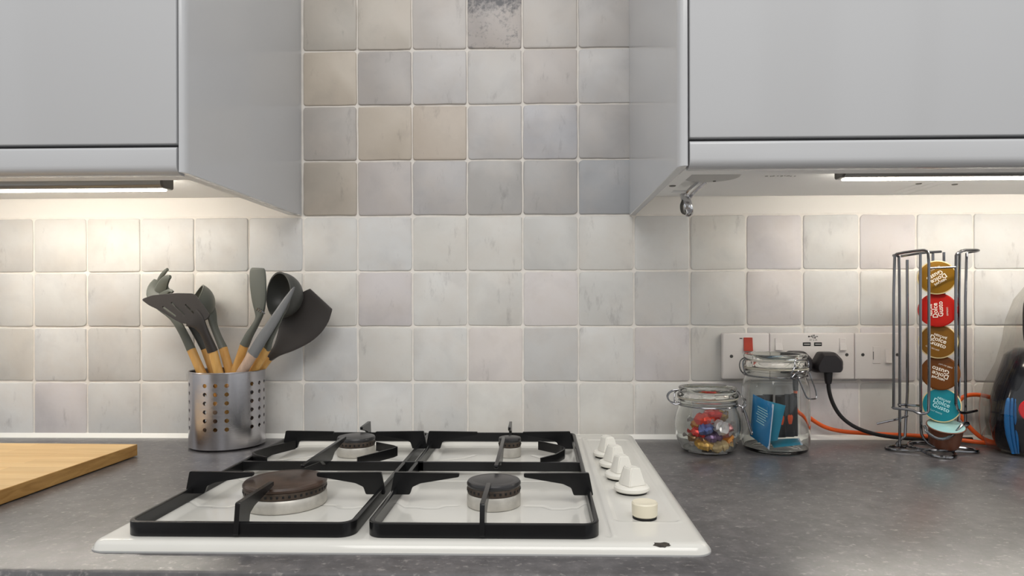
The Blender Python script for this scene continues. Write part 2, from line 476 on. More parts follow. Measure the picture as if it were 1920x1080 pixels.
def tile_mesh(seed):
    r = random.Random(seed); h = 0.0485
    pts = []
    cr = [0.003 + r.random() * 0.0035 for _ in range(4)]
    cn = [(1, 1), (-1, 1), (-1, -1), (1, -1)]
    for q in range(4):
        sx, sz = cn[q]; R = cr[q]
        for k in range(4):
            a = math.radians(90 * q + 30 * k)
            pts.append((sx * (h - R) + R * math.cos(a) + r.uniform(-.0004, .0004), sz * (h - R) + R * math.sin(a) + r.uniform(-.0004, .0004)))
        nx, nz = cn[(q + 1) % 4]
        for t in (0.33, 0.66):
            px = sx * (h) * (1 - t) + nx * h * t; pz = sz * h * (1 - t) + nz * h * t
            if sx == nx: px += r.uniform(-.0007, .0005) * sx
            else: pz += r.uniform(-.0007, .0005) * sz
            pts.append((px, pz))
    n = len(pts); v = []; f = []
    for (sc, y) in ((1.0, 0.004), (1.0, 0.0018), (0.990, 0.0005), (0.972, 0.0001)):
        v += [(x * sc, y, z * sc) for x, z in pts]
    for k in range(3):
        for i in range(n):
            j = (i + 1) % n
            f.append((k * n + i, k * n + j, (k + 1) * n + j, (k + 1) * n + i))
    f.append(tuple(3 * n + i for i in range(n)))
    m = MB(); m.add(v, f)
    return m.mesh('tile', 'tile', smooth=50)
TM = [tile_mesh(s) for s in range(10)]
dark = TM[0].copy(); dark.materials.clear(); dark.materials.append(MT['tile_dark'])
upper_tint = {(7, 0): (150, 141, 130)}
UP = {7: [(176, 168, 156), (190, 181, 168), (190, 184, 179), (176, 168, 164), (190, 185, 180), (184, 180, 177)],  # upper tile tones carry part of the upper wall's shade in their colour
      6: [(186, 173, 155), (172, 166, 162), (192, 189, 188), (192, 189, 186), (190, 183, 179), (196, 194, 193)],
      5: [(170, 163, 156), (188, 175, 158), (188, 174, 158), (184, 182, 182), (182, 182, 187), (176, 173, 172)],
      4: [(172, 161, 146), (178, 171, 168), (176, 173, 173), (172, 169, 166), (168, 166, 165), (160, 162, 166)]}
count = 0
def put_tile(i, j):
    global count
    me = TM[(i * 7 + j * 3 + rnd.randrange(10)) % 10]
    o = bpy.data.objects.new('tile', dark if (i, j) == (9, 7) else me)
    C.objects.link(o); o.parent = wall
    o.location = (TX0 + (i + 0.5) * P, rnd.uniform(-.0005, .0006), TZ0 + (j + 0.5) * P + ZW)
    o.rotation_euler = (rnd.uniform(-.006, .006), rnd.uniform(-.006, .006), rnd.uniform(-.006, .006))
    if j >= 4: c = UP[j][min(max(i - 5 - 1 + 0, 0), 5)] if 6 <= i <= 11 else (176, 172, 168)
    else:
        g = rnd.uniform(207, 218); t = rnd.uniform(-1, 1)
        c = (g + 1 + t * 1.2, g, g - 3 - t * 2.5)
        if rnd.random() < 0.18: c = (c[0] - 9, c[1] - 9, c[2] - 8)
        if rnd.random() < 0.15: c = (c[0] + 1, c[1] - 3, c[2] - 1)
    k = lin(*c); o.color = k
    count += 1
for j in range(4):
    for i in range(-2, 20): put_tile(i, j)
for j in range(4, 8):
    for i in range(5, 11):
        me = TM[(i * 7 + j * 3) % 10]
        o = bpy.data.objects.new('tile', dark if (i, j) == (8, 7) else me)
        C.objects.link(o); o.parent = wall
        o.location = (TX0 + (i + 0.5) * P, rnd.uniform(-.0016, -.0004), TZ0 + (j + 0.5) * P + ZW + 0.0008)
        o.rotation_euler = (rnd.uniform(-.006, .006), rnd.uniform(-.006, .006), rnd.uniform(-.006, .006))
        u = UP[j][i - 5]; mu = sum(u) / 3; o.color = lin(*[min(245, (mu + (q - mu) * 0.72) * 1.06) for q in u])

b = MB(); b.prism([(-0.0, -0.001), (-0.007, 0.0), (-0.004, 0.004), (-0.0005, 0.0075), (0.002, 0.0075), (0.002, -0.001)], 'x', -1.2, 3.0, 0)
tagit(b.build('trim_1', 'sealant'), 'white sealant bead along the foot of the tiles', kind='structure')

# ------------------------------------------------------------------ worktop
b = MB()
yf = -0.608
prof = [(0.003, 0.0), (yf + 0.006, 0.0), (yf + 0.002, -0.0018), (yf, -0.006), (yf, -0.032), (yf + 0.002, -0.036), (yf + 0.006, -0.038), (0.003, -0.038)]
b.prism(prof, 'x', -1.2, 3.0, 0)
wt = b.build('worktop', 'worktop', smooth=40); tagit(wt, 'dark grey speckled laminate worktop running along the tiled wall', 'worktop')

# ------------------------------------------------------------------ wall cabinets
def cabinet(name, label, x0, x1, yd, zb, lip_top, lowL, lowR, door_x0, door_x1, end_panel, ztop=1.25):
    t = thing(name, label, 'cabinet', ((x0 + x1) / 2, yd / 2, zb))
    yc = yd + 0.022                                     # front of the carcass, behind the door
    for xs, low in ((x0, lowL), (x1 - 0.018, lowR)):
        b = MB()
        if low == 'notch':                              # the lower edge is cut away towards the wall
            b.prism([(yc, zb + .002), (-0.215, zb + .002), (-0.190, zb + .010), (-0.180, zb + .034), (-0.001, zb + .034), (-0.001, ztop), (yc, ztop)], 'x', xs, xs + 0.018, 0.0006)
        else:
            b.box(xs, xs + 0.018, yc, -0.001, zb + (0.002 if low else 0.034), ztop, 0.0008, 1)
        b.build('side_panel', 'carcass', t)
    b = MB(); b.box(x0 + 0.0190, x1 - 0.0190, yc, -0.001, zb + 0.034, zb + 0.052)
    b.build('bottom_panel', 'carcass', t)
    b = MB(); b.box(x0, x1, yc, -0.001, ztop - 0.018, ztop); b.build('top_panel', 'carcass', t)
    b = MB(); b.box(x0, x1, yc, yc + 0.036, zb + 0.001, zb + 0.036, 0.001, 1); b.build('light_pelmet', 'carcass', t)
    # door: a slab, the shadow gap and the rounded grip rail under it
    b = MB(); b.box(door_x0, door_x1, yd, yd + 0.019, lip_top + 0.0038, ztop - 0.002, 0.0016, 2)
    d = b.build('door', 'gloss', t)
    b = MB(); pr = []
    for k in range(7):
        pr.append((yd + 0.004 - 0.004 * math.sin(math.radians(15 * k)), lip_top - 0.004 + 0.004 * math.cos(math.radians(15 * k))))
    for k in range(7):
        pr.append((yd + 0.012 - 0.012 * math.cos(math.radians(15 * k)), zb + 0.009 - 0.011 * math.sin(math.radians(15 * k))))
    pr += [(yd + 0.019, zb - 0.002), (yd + 0.019, lip_top)]
    b.prism(pr, 'x', door_x0, door_x1, 0)
    b.build('grip_rail', 'gloss', d)
    b = MB(); b.box(door_x0 + 0.001, door_x1 - 0.001, yd + 0.012, yd + 0.020, lip_top - 0.004, lip_top + 0.010); b.build('shadow_gap', 'gap', d)
    if end_panel:
        e0, e1, side, ye = end_panel
        R = min(0.0075, (e1 - e0) * 0.9)
        outer = e1 if side == 'R' else e0
        inner = e0 if side == 'R' else e1
        sg = 1 if side == 'R' else -1
        po = [(inner, -0.001), (inner, ye)]
        for k in range(8):
            a = math.radians(90 * k / 7)
            po.append((outer - sg * R + sg * R * math.sin(a), ye + R * 1.6 - R * 1.6 * math.cos(a)))
        po.append((outer, -0.001))
        b = MB(); b.prism(po, 'z', zb, ztop, 0.0012)
        b.build('end_panel', 'gloss', t)
    return t

cl = cabinet('wall_cabinet', 'white gloss wall cabinet on the left, above the utensil holder and chopping board', -0.09, 0.5045, -0.402, 0.4035, 0.4345, 0, 1, -0.088, 0.5035, (0.5058, 0.5132, 'R', -0.401))
cr = cabinet('wall_cabinet', 'white gloss wall cabinet above the glass jars and sockets, with a chrome bracket underneath', 1.1178, 1.5748, -0.430, 0.4005, 0.4296, 'notch', 0, 1.1192, 1.640, (1.1065, 1.1172, 'L', -0.429))
c3 = cabinet('wall_cabinet', 'white wall cabinet at the right edge, above the coffee machine, past the underside seam', 1.5768, 2.20, -0.430, 0.4005, 0.4296, 0, 1, 1.643, 2.198, None)

def screw_cover(x, y, z, parent, r=0.0048):
    b = MB(); b.lathe([(0, -0.0012), (r * 0.8, -0.0012), (r, -0.0002), (r, 0.001), (0, 0.001)], (x, y, z), 14)
    b.build('screw', 'screw', parent)
screw_cover(0.070, -0.10, 0.4375, cl)
screw_cover(1.1266, -0.290, 0.4027, cr)
screw_cover(1.556, -0.113, 0.4345, cr); screw_cover(1.618, -0.105, 0.4345, c3)
b = MB(); r = random.Random(11)
for k in range(9):                                   # scraps of a torn-off label
    xx = 1.2890 + 0.0053 * k + r.uniform(-.001, .001); yy = -0.186 + r.uniform(-.003, .003)
    n = 5; w = r.uniform(.0014, .0030)
    pts = [(xx + w * r.uniform(.5, 1.2) * math.cos(2 * math.pi * q / n), yy + w * 1.6 * r.uniform(.5, 1.2) * math.sin(2 * math.pi * q / n)) for q in range(n)]
    b.prism(pts, 'z', 0.4339, 0.4345, 0)
o = b.build('torn_label', 'alu', cr); o['kind'] = 'stuff'
b = MB(); b.box(1.395, 1.3965, -0.4085, -0.4075, 0.402, 0.4355); b.build('seam', 'gap', cr)

# ------------------------------------------------------------------ under-cabinet light bars, puck light, chrome bracket
def light_bar(label, x0, x1, y, ztop, h):
    t = thing('light_bar', label, 'light', ((x0 + x1) / 2, y, ztop), 'light bars under the wall cabinets')
    zb = ztop - h
    pr = [(y - 0.014, ztop), (y + 0.016, ztop), (y + 0.016, zb + 0.002), (y + 0.013, zb), (y - 0.008, zb), (y - 0.012, zb + 0.0022), (y - 0.014, zb + 0.006)]
    b = MB(); b.prism(pr, 'x', x0 + 0.004, x1 - 0.004, 0.0004); b.build('housing', 'alu', t)
    for xe in (x0, x1 - 0.004):
        b = MB(); b.prism(pr, 'x', xe, xe + 0.004, 0.0008); b.build('end_cap', 'screw', t)
    b = MB(); b.prism([(y + 0.001, zb + 0.0004), (y + 0.001, zb - 0.0016), (y + 0.0130, zb - 0.0016), (y + 0.0172, zb + 0.0030), (y + 0.0172, zb + 0.0085), (y + 0.0155, zb + 0.0085), (y + 0.0155, zb + 0.0004)], 'x', x0 + 0.010, x1 - 0.010, 0)
    b.build('diffuser', 'led', t)
light_bar('slim grey LED bar, lit, under the left wall cabinet', -0.08, 0.382, -0.205, 0.4375, 0.0195)
light_bar('slim grey LED bar, lit, under the right wall cabinets', 1.374, 2.14, -0.238, 0.4345, 0.0135)

t = thing('puck_light', 'round flat grey puck light under the right cabinet beside the chrome bracket', 'light', (1.196, -0.215, 0.4345))
b = MB(); b.lathe([(0, 0), (0.036, 0), (0.040, -0.001), (0.042, -0.0065), (0.040, -0.0085), (0.0, -0.009)], (1.196, -0.225, 0.4345), 40, sx=1.0, sy=1.0)
b.build('cover', 'puck', t)
b = MB(); b.lathe([(0, -0.0098), (0.002, -0.0098), (0.0026, -0.0085), (0, -0.0085)], (1.2078, -0.196, 0.4345), 12); b.build('screw', 'screw', t)

t = thing('bracket', 'chrome pipe bracket hanging under the near corner of the right wall cabinet', 'bracket', (1.186, -0.12, 0.4345))
b = MB()
b.tube([(1.199, -0.150, 0.4345), (1.186, -0.135, 0.424), (1.181, -0.122, 0.416)], 0.0042, 10, smooth=1)
b.tube([(1.207, -0.142, 0.4345), (1.194, -0.128, 0.423), (1.188, -0.116, 0.414)], 0.0036, 10, smooth=1)
b.build('rod', 'chrome', t)
b = MB()
b.sweep([(1.178, -0.118, 0.4195, .006, .004), (1.181, -0.122, 0.410, .0075, .005), (1.184, -0.124, 0.400, .007, .005), (1.186, -0.120, 0.391, .008, .005), (1.188, -0.115, 0.386, .006, .004)], (0, -1, 0))
b.build('hook', 'chrome', t)
b = MB(); b.sweep([(1.1765, -0.124, 0.408, .0022, .002), (1.1735, -0.126, 0.400, .0026, .002), (1.175, -0.126, 0.390, .003, .002), (1.180, -0.124, 0.3865, .002, .002)], (0, -1, 0)); b.build('spring_clip', 'screw', t)
b = MB(); b.box(1.146, 1.182, -0.130, -0.112, 0.4195, 0.4235, 0.0012, 2); b.build('mounting_plate', 'carcass', t)

# ------------------------------------------------------------------ hob
HX0, HX1, HY0, HY1 = 0.5005, 1.1117, -0.5625, -0.0085
t = thing('hob', 'white enamelled gas hob with four burners set into the dark worktop', 'hob', ((HX0 + HX1) / 2, (HY0 + HY1) / 2, 0.0))
def sd_rrect(x, y, x0, x1, y0, y1, r):
    cx, cy = (x0 + x1) / 2, (y0 + y1) / 2
    qx = np.abs(x - cx) - (x1 - x0) / 2 + r; qy = np.abs(y - cy) - (y1 - y0) / 2 + r
    return np.minimum(np.maximum(qx, qy), 0) + np.hypot(np.maximum(qx, 0), np.maximum(qy, 0)) - r
def sstep(a, b, x):
    q = np.clip((x - a) / (b - a), 0, 1); return q * q * (3 - 2 * q)
def seg_dist(x, y, pts):
    d = np.full(x.shape, 9.0)
    for (ax, ay), (bx, by) in zip(pts, pts[1:]):
        h = np.clip(((x - ax) * (bx - ax) + (y - ay) * (by - ay)) / ((bx - ax) ** 2 + (by - ay) ** 2), 0, 1)
        d = np.minimum(d, np.hypot(x - ax - h * (bx - ax), y - ay - h * (by - ay)))
    return d
creases = []
for c0 in (0.645, 0.8885):
    creases.append([(c0 - .112, -.432), (c0 - .085, -.4325), (c0 - .077, -.436), (c0 - .062, -.436), (c0 - .054, -.4265), (c0 - .04, -.4255)])
    creases.append([(c0 + .112, -.432), (c0 + .092, -.4325), (c0 + .084, -.437), (c0 + .070, -.437), (c0 + .060, -.4265), (c0 + .04, -.4255)])
    creases.append([(c0 - .108, -.318), (c0 + .108, -.318)])
    creases.append([(c0 - .095, -.20), (c0 - .06, -.185), (c0 - .045, -.165)])
    creases.append([(c0 + .095, -.20), (c0 + .06, -.185), (c0 + .045, -.165)])
def hob_z(x, y):
    d = -sd_rrect(x, y, HX0, HX1, HY0, HY1, 0.016)
    q = np.clip(d / 0.011, 0, 1)
    z = 0.0105 * np.sqrt(np.clip(1 - (1 - q) ** 2, 0, 1))
    for c0 in (0.645, 0.8885):
        w = -sd_rrect(x, y, c0 - 0.1085, c0 + 0.1085, -0.531, -0.088, 0.018)
        z = z - 0.0042 * sstep(0.0, 0.010, w) + 0.0008 * np.exp(-((w + 0.001) / 0.0022) ** 2)
    for pl in creases:
        z = z - 0.0010 * np.exp(-(seg_dist(x, y, pl) / 0.0015) ** 2)
    z = z - 0.0013 * np.exp(-(seg_dist(x, y, [(1.0145, -.537), (1.0145, -.05)]) / 0.0024) ** 2)
    z = z + 0.0007 * np.exp(-(seg_dist(x, y, [(1.0195, -.537), (1.0195, -.05)]) / 0.0024) ** 2)
    pw = -sd_rrect(x, y, 1.0250, 1.0945, -0.493, -0.060, 0.008)
    z = z - 0.0012 * sstep(0, 0.004, pw) + 0.0004 * np.exp(-((pw + 0.001) / 0.002) ** 2)
    return z
nx, ny = 292, 262
gx = np.linspace(HX0, HX1, nx); gy = np.linspace(HY0, HY1, ny)
X, Y = np.meshgrid(gx, gy, indexing='ij')
r0 = 0.016                                            # pull the four corners onto the rounded outline
for cx, sx in ((HX0 + r0, -1), (HX1 - r0, 1)):
    for cy, sy in ((HY0 + r0, -1), (HY1 - r0, 1)):
        m = ((X - cx) * sx > 0) & ((Y - cy) * sy > 0)
        ax = np.abs(X - cx); ay = np.abs(Y - cy)
        mx = np.maximum(ax, ay); hy = np.hypot(ax, ay); k = np.where((hy > 0) & m, mx / np.maximum(hy, 1e-9), 1.0)
        X = np.where(m, cx + (X - cx) * k, X); Y = np.where(m, cy + (Y - cy) * k, Y)
Z = hob_z(X, Y)
ids = np.arange(nx * ny).reshape(nx, ny)
V = np.stack([X, Y, Z], -1).reshape(-1, 3)
F = np.stack([ids[:-1, :-1], ids[1:, :-1], ids[1:, 1:], ids[:-1, 1:]], -1).reshape(-1, 4)
b = MB(); b.add(V.tolist(), F.tolist()); b.build('hob_plate', 'enamel', t, smooth=60)
b = MB(); b.prism(round_poly([(HX0 - .0012, HY0 - .0012), (HX1 + .0012, HY0 - .0012), (HX1 + .0012, HY1), (HX0 - .0012, HY1)], 0.022, 8), 'z', 0.0, 0.0014, 0); b.build('rubber_seal', 'puck', t)
# chipped enamel on the front edge
b = MB(); r = random.Random(3); ring = []
for k in range(18):
    a = 2 * math.pi * k / 18; rr = 1 + r.uniform(-.25, .2)
    ring.append((1.0645 + 0.0066 * rr * math.cos(a) - (0.003 if math.cos(a) < -.6 else 0), -0.5565 + 0.0030 * rr * math.sin(a)))
rx = np.array([p[0] for p in ring]); ry = np.array([p[1] for p in ring]); rz = hob_z(rx, ry) + 0.00025
cz = float(hob_z(np.array([1.0655]), np.array([-0.5565]))[0]) + 0.0003
b.add([(1.0655, -0.5565, cz)] + list(zip(rx.tolist(), ry.tolist(), rz.tolist())), [(0, 1 + k, 1 + (k + 1) % 18) for k in range(18)])
b.build('enamel_chip', 'chip', t)

def burner(x, y, r, capmat):
    zb = 0.0064
    b = MB(); b.lathe([(0, zb + 0.0005), (r * 0.98, zb + 0.0005), (r, zb + 0.002), (r * 0.995, zb + 0.0125), (r * 0.96, zb + 0.0150), (0, zb + 0.0150)], (x, y, 0), 56)
    base = b.build('burner', 'alring', t)
    b = MB(); r1 = r * 0.985
    b.lathe([(0, zb + 0.015), (r1 * 0.95, zb + 0.015), (r1, zb + 0.0160), (r1, zb + 0.0225), (r1 * 0.98, zb + 0.0235), (0, zb + 0.0235)], (x, y, 0), 56)
    b.build('burner_crown', 'crown', base)
    n = max(16, int(r * 2 * math.pi / 0.0066)); b = MB()
    for k in range(n):
        a = 2 * math.pi * k / n; M = Matrix.Translation((x + r1 * math.cos(a), y + r1 * math.sin(a), zb + 0.0195)) @ Matrix.Rotation(a, 4, 'Z')
        b.box(-0.0014, 0.0006, -0.0013, 0.0013, -0.0015, 0.0015, 0.0004, 1, M)
    o = b.build('flame_slots', 'black', base); o['kind'] = 'stuff'
    b = MB(); b.lathe([(0, zb + 0.0235), (r * 0.98, zb + 0.0235), (r * 1.0, zb + 0.0245), (r * 1.0, zb + 0.0266), (r * 0.96, zb + 0.0288), (r * 0.86, zb + 0.0296), (r * 0.80, zb + 0.0293), (r * 0.74, zb + 0.0297), (0, zb + 0.0302)], (x, y, 0), 56)
    b.build('burner_cap', capmat, base)
burner(0.6440, -0.4203, 0.0475, 'cap_brown')
burner(0.8912, -0.4202, 0.0316, 'cap')
burner(0.6570, -0.1630, 0.0293, 'cap')
burner(0.8985, -0.1690, 0.0174, 'cap')

def knob(x, y, rot):
    zb = 0.0100
    M = Matrix.Translation((x, y, zb)) @ Matrix.Rotation(rot, 4, 'Z')
    b = MB()
    b.lathe([(0, 0.002), (0.0205, 0.002), (0.0218, 0.0035), (0.0218, 0.0065), (0.0200, 0.0085), (0.012, 0.0095), (0, 0.0098)], (0, 0, 0), 36, M=M)
    k = b.build('knob', 'knob', t)
    bm = bmesh.new()
    lo = [(-.0125, -.013), (.0125, -.013), (.0145, .004), (.008, .017), (-.008, .017), (-.0145, .004)]
    hi = [(-.0065, -.0085), (.0065, -.0085), (.0085, .003), (.004, .011), (-.004, .011), (-.0085, .003)]
    va = [bm.verts.new((p[0], p[1], 0.0085)) for p in lo]; vb = [bm.verts.new((p[0], p[1], 0.0305)) for p in hi]
    bm.faces.new(va[::-1]); bm.faces.new(vb)
    for i in range(6): bm.faces.new((va[i], va[(i + 1) % 6], vb[(i + 1) % 6], vb[i]))
    bmesh.ops.bevel(bm, geom=bm.edges[:], offset=0.0012, segments=2, affect='EDGES')
    bmesh.ops.transform(bm, matrix=M, verts=bm.verts)
    b = MB(); b.bm(bm); b.build('knob_grip', 'knob', k)
    b = MB(); b.lathe([(0, 0), (0.0185, 0), (0.0185, 0.002), (0, 0.002)], (x, y, zb - 0.0005), 30); b.build('knob_shadow_ring', 'black', k)
for kx, ky, kr in ((1.0585, -0.376, 0.5), (1.0535, -0.312, 0.35), (1.0510, -0.250, 0.5), (1.0480, -0.186, 0.4)):
    knob(kx, ky, kr)
b = MB(); b.lathe([(0, 0.012), (0.0128, 0.012), (0.0136, 0.0130), (0.0140, 0.0255), (0.0130, 0.0270), (0.0105, 0.0266), (0.005, 0.0256), (0, 0.0254)], (1.0590, -0.4760, 0), 36)
ig = b.build('ignition_button', 'ivory', t)
b = MB(); b.lathe([(0, 0.0092), (0.0130, 0.0092), (0.0130, 0.0120), (0, 0.0120)], (1.0590, -0.4760, 0), 30); b.build('button_recess', 'black', ig)

# ------------------------------------------------------------------ pan supports (lift off the hob)
def frame_loop(x0, x1, y0, y1, z0, z1, r, th):
    b = MB(); n = 6; out = []; inn = []
    for (cx, cy, a0) in ((x1 - r, y0 + r, -90), (x1 - r, y1 - r, 0), (x0 + r, y1 - r, 90), (x0 + r, y0 + r, 180)):
        for k in range(n + 1):
            a = math.radians(a0 + 90 * k / n)
            out.append((cx + r * math.cos(a), cy + r * math.sin(a))); ri = max(r - th, 0.001)
            inn.append((cx + ri * math.cos(a), cy + ri * math.sin(a)))
    m = len(out); e = 0.0009
    vs = [(p[0], p[1], z) for (ring, z) in ((out, z0), (out, z1 - e), (inn, z1 - e), (inn, z0)) for p in ring]
    # rounded top
    mid = [((o_[0] * .5 + i_[0] * .5), (o_[1] * .5 + i_[1] * .5), z1) for o_, i_ in zip(out, inn)]
    o1 = [(o_[0] * .8 + i_[0] * .2, o_[1] * .8 + i_[1] * .2, z1 - e * .2) for o_, i_ in zip(out, inn)]
    i1 = [(o_[0] * .2 + i_[0] * .8, o_[1] * .2 + i_[1] * .8, z1 - e * .2) for o_, i_ in zip(out, inn)]
    vs = [(p[0], p[1], z0) for p in out] + [(p[0], p[1], z1 - e) for p in out] + o1 + i1 + [(p[0], p[1], z1 - e) for p in inn] + [(p[0], p[1], z0) for p in inn]
    fs = []
    for ring in range(6):
        for k in range(m):
            k2 = (k + 1) % m; a = ring * m; c = ((ring + 1) % 6) * m
            fs.append((a + k, a + k2, c + k2, c + k))
    b.add(vs, fs); return b

def finger_poly(o, tip, foot, sg, z0=0.018):
    """o: outer top corner, tip: inner end, sg: +1 when it points towards larger values"""
    L = abs(tip - o)
    return round_poly([(o - sg * .005, z0), (o, .0442), (tip - sg * .001, .0432), (tip, .0425), (tip, .0388), (o + sg * L * .40, .0312), (o + sg * L * .275, .0268), (o + sg * L * .235, z0)], 0.0016, 2)

def pan_support(label, x0, x1, c, bx_rear, rear, brackets, cross_right):
    g = thing('pan_support', label, 'pan support', (c, -0.31, 0.0105), 'black pan supports on the hob')
    b = frame_loop(x0, x1, -0.5475, -0.0755, 0.0108, 0.0252, 0.016, 0.0052)
    b.build('frame', 'iron', g)
    b = MB(); b.box(x0 + 0.003, x1 - 0.003 + cross_right, -0.2905, -0.2860, 0.0125, 0.0252, 0.0007, 1); b.build('cross_bar', 'iron', g)
    for sg in (1, -1):
        o = c - sg * 0.1142; tip = c - sg * 0.038
        b = MB(); b.prism(finger_poly(o, tip, 0, sg), 'y', -0.4225, -0.4185, 0.0005); b.build('finger', 'iron', g)
        o, tip = rear[0 if sg == 1 else 1]
        b = MB(); b.prism(finger_poly(o, tip, 0, sg, 0.017), 'y', -0.1675, -0.1635, 0.0005); b.build('finger', 'iron', g)
    b = MB(); b.prism(finger_poly(-0.5455, -0.4610, 0, 1, 0.013), 'x', c - 0.0025, c + 0.0025, 0.0005); b.build('finger', 'iron', g)
    b = MB(); b.prism(finger_poly(-0.0785, -0.1290, 0, -1, 0.013), 'x', bx_rear - 0.0022, bx_rear + 0.0022, 0.0005); b.build('finger', 'iron', g)
    pl = [(-.3845, .0437), (-.2053, .0437), (-.2053, .0395), (-.262, .0318), (-.274, .0235), (-.302, .0235), (-.315, .0318), (-.3845, .0395)]
    b = MB(); b.prism(round_poly(pl, .0015, 2), 'x', bx_rear - 0.0070, bx_rear - 0.0022, 0.0005); b.build('double_finger', 'iron', g)
    for pts in brackets:
        b = MB(); n = len(pts); th = 0.0024
        P2 = round_poly([(p[0], p[1]) for p in pts], 0.006, 4)[0:0] or pts
        vs = []; fs = []
        ctr = Vector((c, -0.22))
        for p in P2:
            v = Vector((p[0], p[1])); dirn = (ctr - v).normalized() * th
            q = v + dirn
            vs += [(v.x, v.y, .0165), (v.x, v.y, .0300), (q.x, q.y, .0300), (q.x, q.y, .0165)]
        for k in range(len(P2) - 1):
            for e in range(4):
                fs.append((4 * k + e, 4 * k + (e + 1) % 4, 4 * k + 4 + (e + 1) % 4, 4 * k + 4 + e))
        fs.append((0, 1, 2, 3)); fs.append(tuple(4 * (len(P2) - 1) + e for e in (3, 2, 1, 0)))
        b.add(vs, fs); b.build('bent_bracket', 'iron', g)
    return g
pan_support('black pan support over the two left burners, its front left corner nearest the chopping board', 0.5290, 0.7605, 0.6440, 0.6560, ((0.5470, 0.6225), (0.7640, 0.6885)),
            [[(.5620, -.170), (.5420, -.212), (.5325, -.245), (.5320, -.256), (.5400, -.268), (.5640, -.2855)],
             [(.6945, -.180), (.7250, -.204), (.7334, -.215), (.7300, -.226), (.7150, -.250), (.6927, -.2855)]], 0.028)
pan_support('black pan support over the two right burners, beside the row of knobs', 0.7730, 1.0045, 0.8885, 0.8960, ((0.7720, 0.8480), (0.9920, 0.9185)),
            [[(.9441, -.169), (.9750, -.200), (.9826, -.218), (.9810, -.232), (.9680, -.262), (.9472, -.2855)]], -0.001)

# ------------------------------------------------------------------ chopping board
t = thing('chopping_board', 'thick bamboo chopping board lying on the worktop at the left edge', 'chopping board', (0.302, -0.152, 0.0), rot=(0, 0, math.radians(-1.3)))
b = MB(); b.box(-0.42, 0.0, -0.36, 0.0, 0.0012, 0.0196, 0.0014, 2)
for f in range(len(b.f)):
    vs = [b.v[i] for i in b.f[f]]
    n = (Vector(vs[1]) - Vector(vs[0])).cross(Vector(vs[2]) - Vector(vs[1]))
    b.fm[f] = 0 if abs(n.normalized().z) > 0.8 else 1
b.local('board', ['bamboo', 'bamboo_end'], t, smooth=20)
for fx in (-0.39, -0.03):
    for fy in (-0.33, -0.03):
        b = MB(); b.lathe([(0, 0), (.008, 0), (.008, .0014), (0, .0014)], (fx, fy, 0), 16); b.local('foot', 'blackplastic', t)

# ------------------------------------------------------------------ utensil holder
UX, UY, UR, UH = 0.4065, -0.0650, 0.0605, 0.1290
t = thing('utensil_holder', 'perforated stainless steel utensil holder standing by the wall', 'utensil holder', (UX, UY, 0.0))
b = MB()
edges = []; ang = -90 - 9 - 8.25 - 72
cells = []
for gidx in range(5):
    for w, hole in ((16.5, 1), (16.5, 1), (16.5, 1), (22.5, 0)):
        cells.append((ang, ang + w, hole)); ang += w
zr = [0.0035, 0.0298] + [0.0298 + 0.0144 * k for k in range(1, 7)] + [UH]
def cyl(a, z): return (UX + UR * math.cos(math.radians(a)), UY + UR * math.sin(math.radians(a)), z)
for a0, a1, hole in cells:
    for k in range(len(zr) - 1):
        z0, z1 = zr[k], zr[k + 1]
        sq = [(a0 + (a1 - a0) * i / 4, z0) for i in range(4)] + [(a1, z0 + (z1 - z0) * i / 4) for i in range(4)] + [(a1 - (a1 - a0) * i / 4, z1) for i in range(4)] + [(a0, z1 - (z1 - z0) * i / 4) for i in range(4)]
        if hole and 1 <= k <= 6:
            ac, zc = (a0 + a1) / 2, (z0 + z1) / 2; hr = 0.0034; ha = math.degrees(hr / UR)
            ci = [(ac + ha * math.cos(math.radians(225 + 22.5 * i)), zc + hr * math.sin(math.radians(225 + 22.5 * i))) for i in range(16)]
            b.add([cyl(*p) for p in sq] + [cyl(*p) for p in ci], [(i, (i + 1) % 16, 16 + (i + 1) % 16, 16 + i) for i in range(16)])
        else:
            g4 = [cyl(a0 + (a1 - a0) * i / 4, z0 + (z1 - z0) * j / 4) for j in range(5) for i in range(5)]
            b.add(g4, [(j * 5 + i, j * 5 + i + 1, j * 5 + i + 6, j * 5 + i + 5) for j in range(4) for i in range(4)])
bmx = bmesh.new(); vv = [bmx.verts.new(v) for v in b.v]
for f in b.f: bmx.faces.new([vv[i] for i in f])
bmesh.ops.remove_doubles(bmx, verts=bmx.verts[:], dist=0.00004)
b = MB(); b.bm(bmx)
o = b.build('cylinder_wall', 'steel', t, smooth=50)
md = o.modifiers.new('thickness', 'SOLIDIFY'); md.thickness = 0.0012; md.offset = 0
bpy.context.view_layer.update()
me = bpy.data.meshes.new_from_object(o.evaluated_get(bpy.context.evaluated_depsgraph_get()))
o.modifiers.clear(); o.data = me; me.name = 'cylinder_wall'
me.polygons.foreach_set('use_smooth', [True] * len(me.polygons)); me.set_sharp_from_angle(angle=math.radians(40))
b = MB(); b.tube([(UX + UR * math.cos(2 * math.pi * k / 64), UY + UR * math.sin(2 * math.pi * k / 64), UH) for k in range(64)], 0.0013, 8, closed=True); b.build('rim', 'steel', t)
b = MB(); b.lathe([(0, 0.003), (UR - 0.003, 0.003), (UR - 0.0005, 0.0038), (UR - 0.0005, 0.006), (0, 0.006)], (UX, UY, 0), 48); b.build('base', 'steel', t)
b = MB(); b.lathe([(0, 0.0), (UR - 0.004, 0.0), (UR - 0.003, 0.0032), (0, 0.0032)], (UX, UY, 0), 48); b.build('foot_ring', 'blackplastic', t)

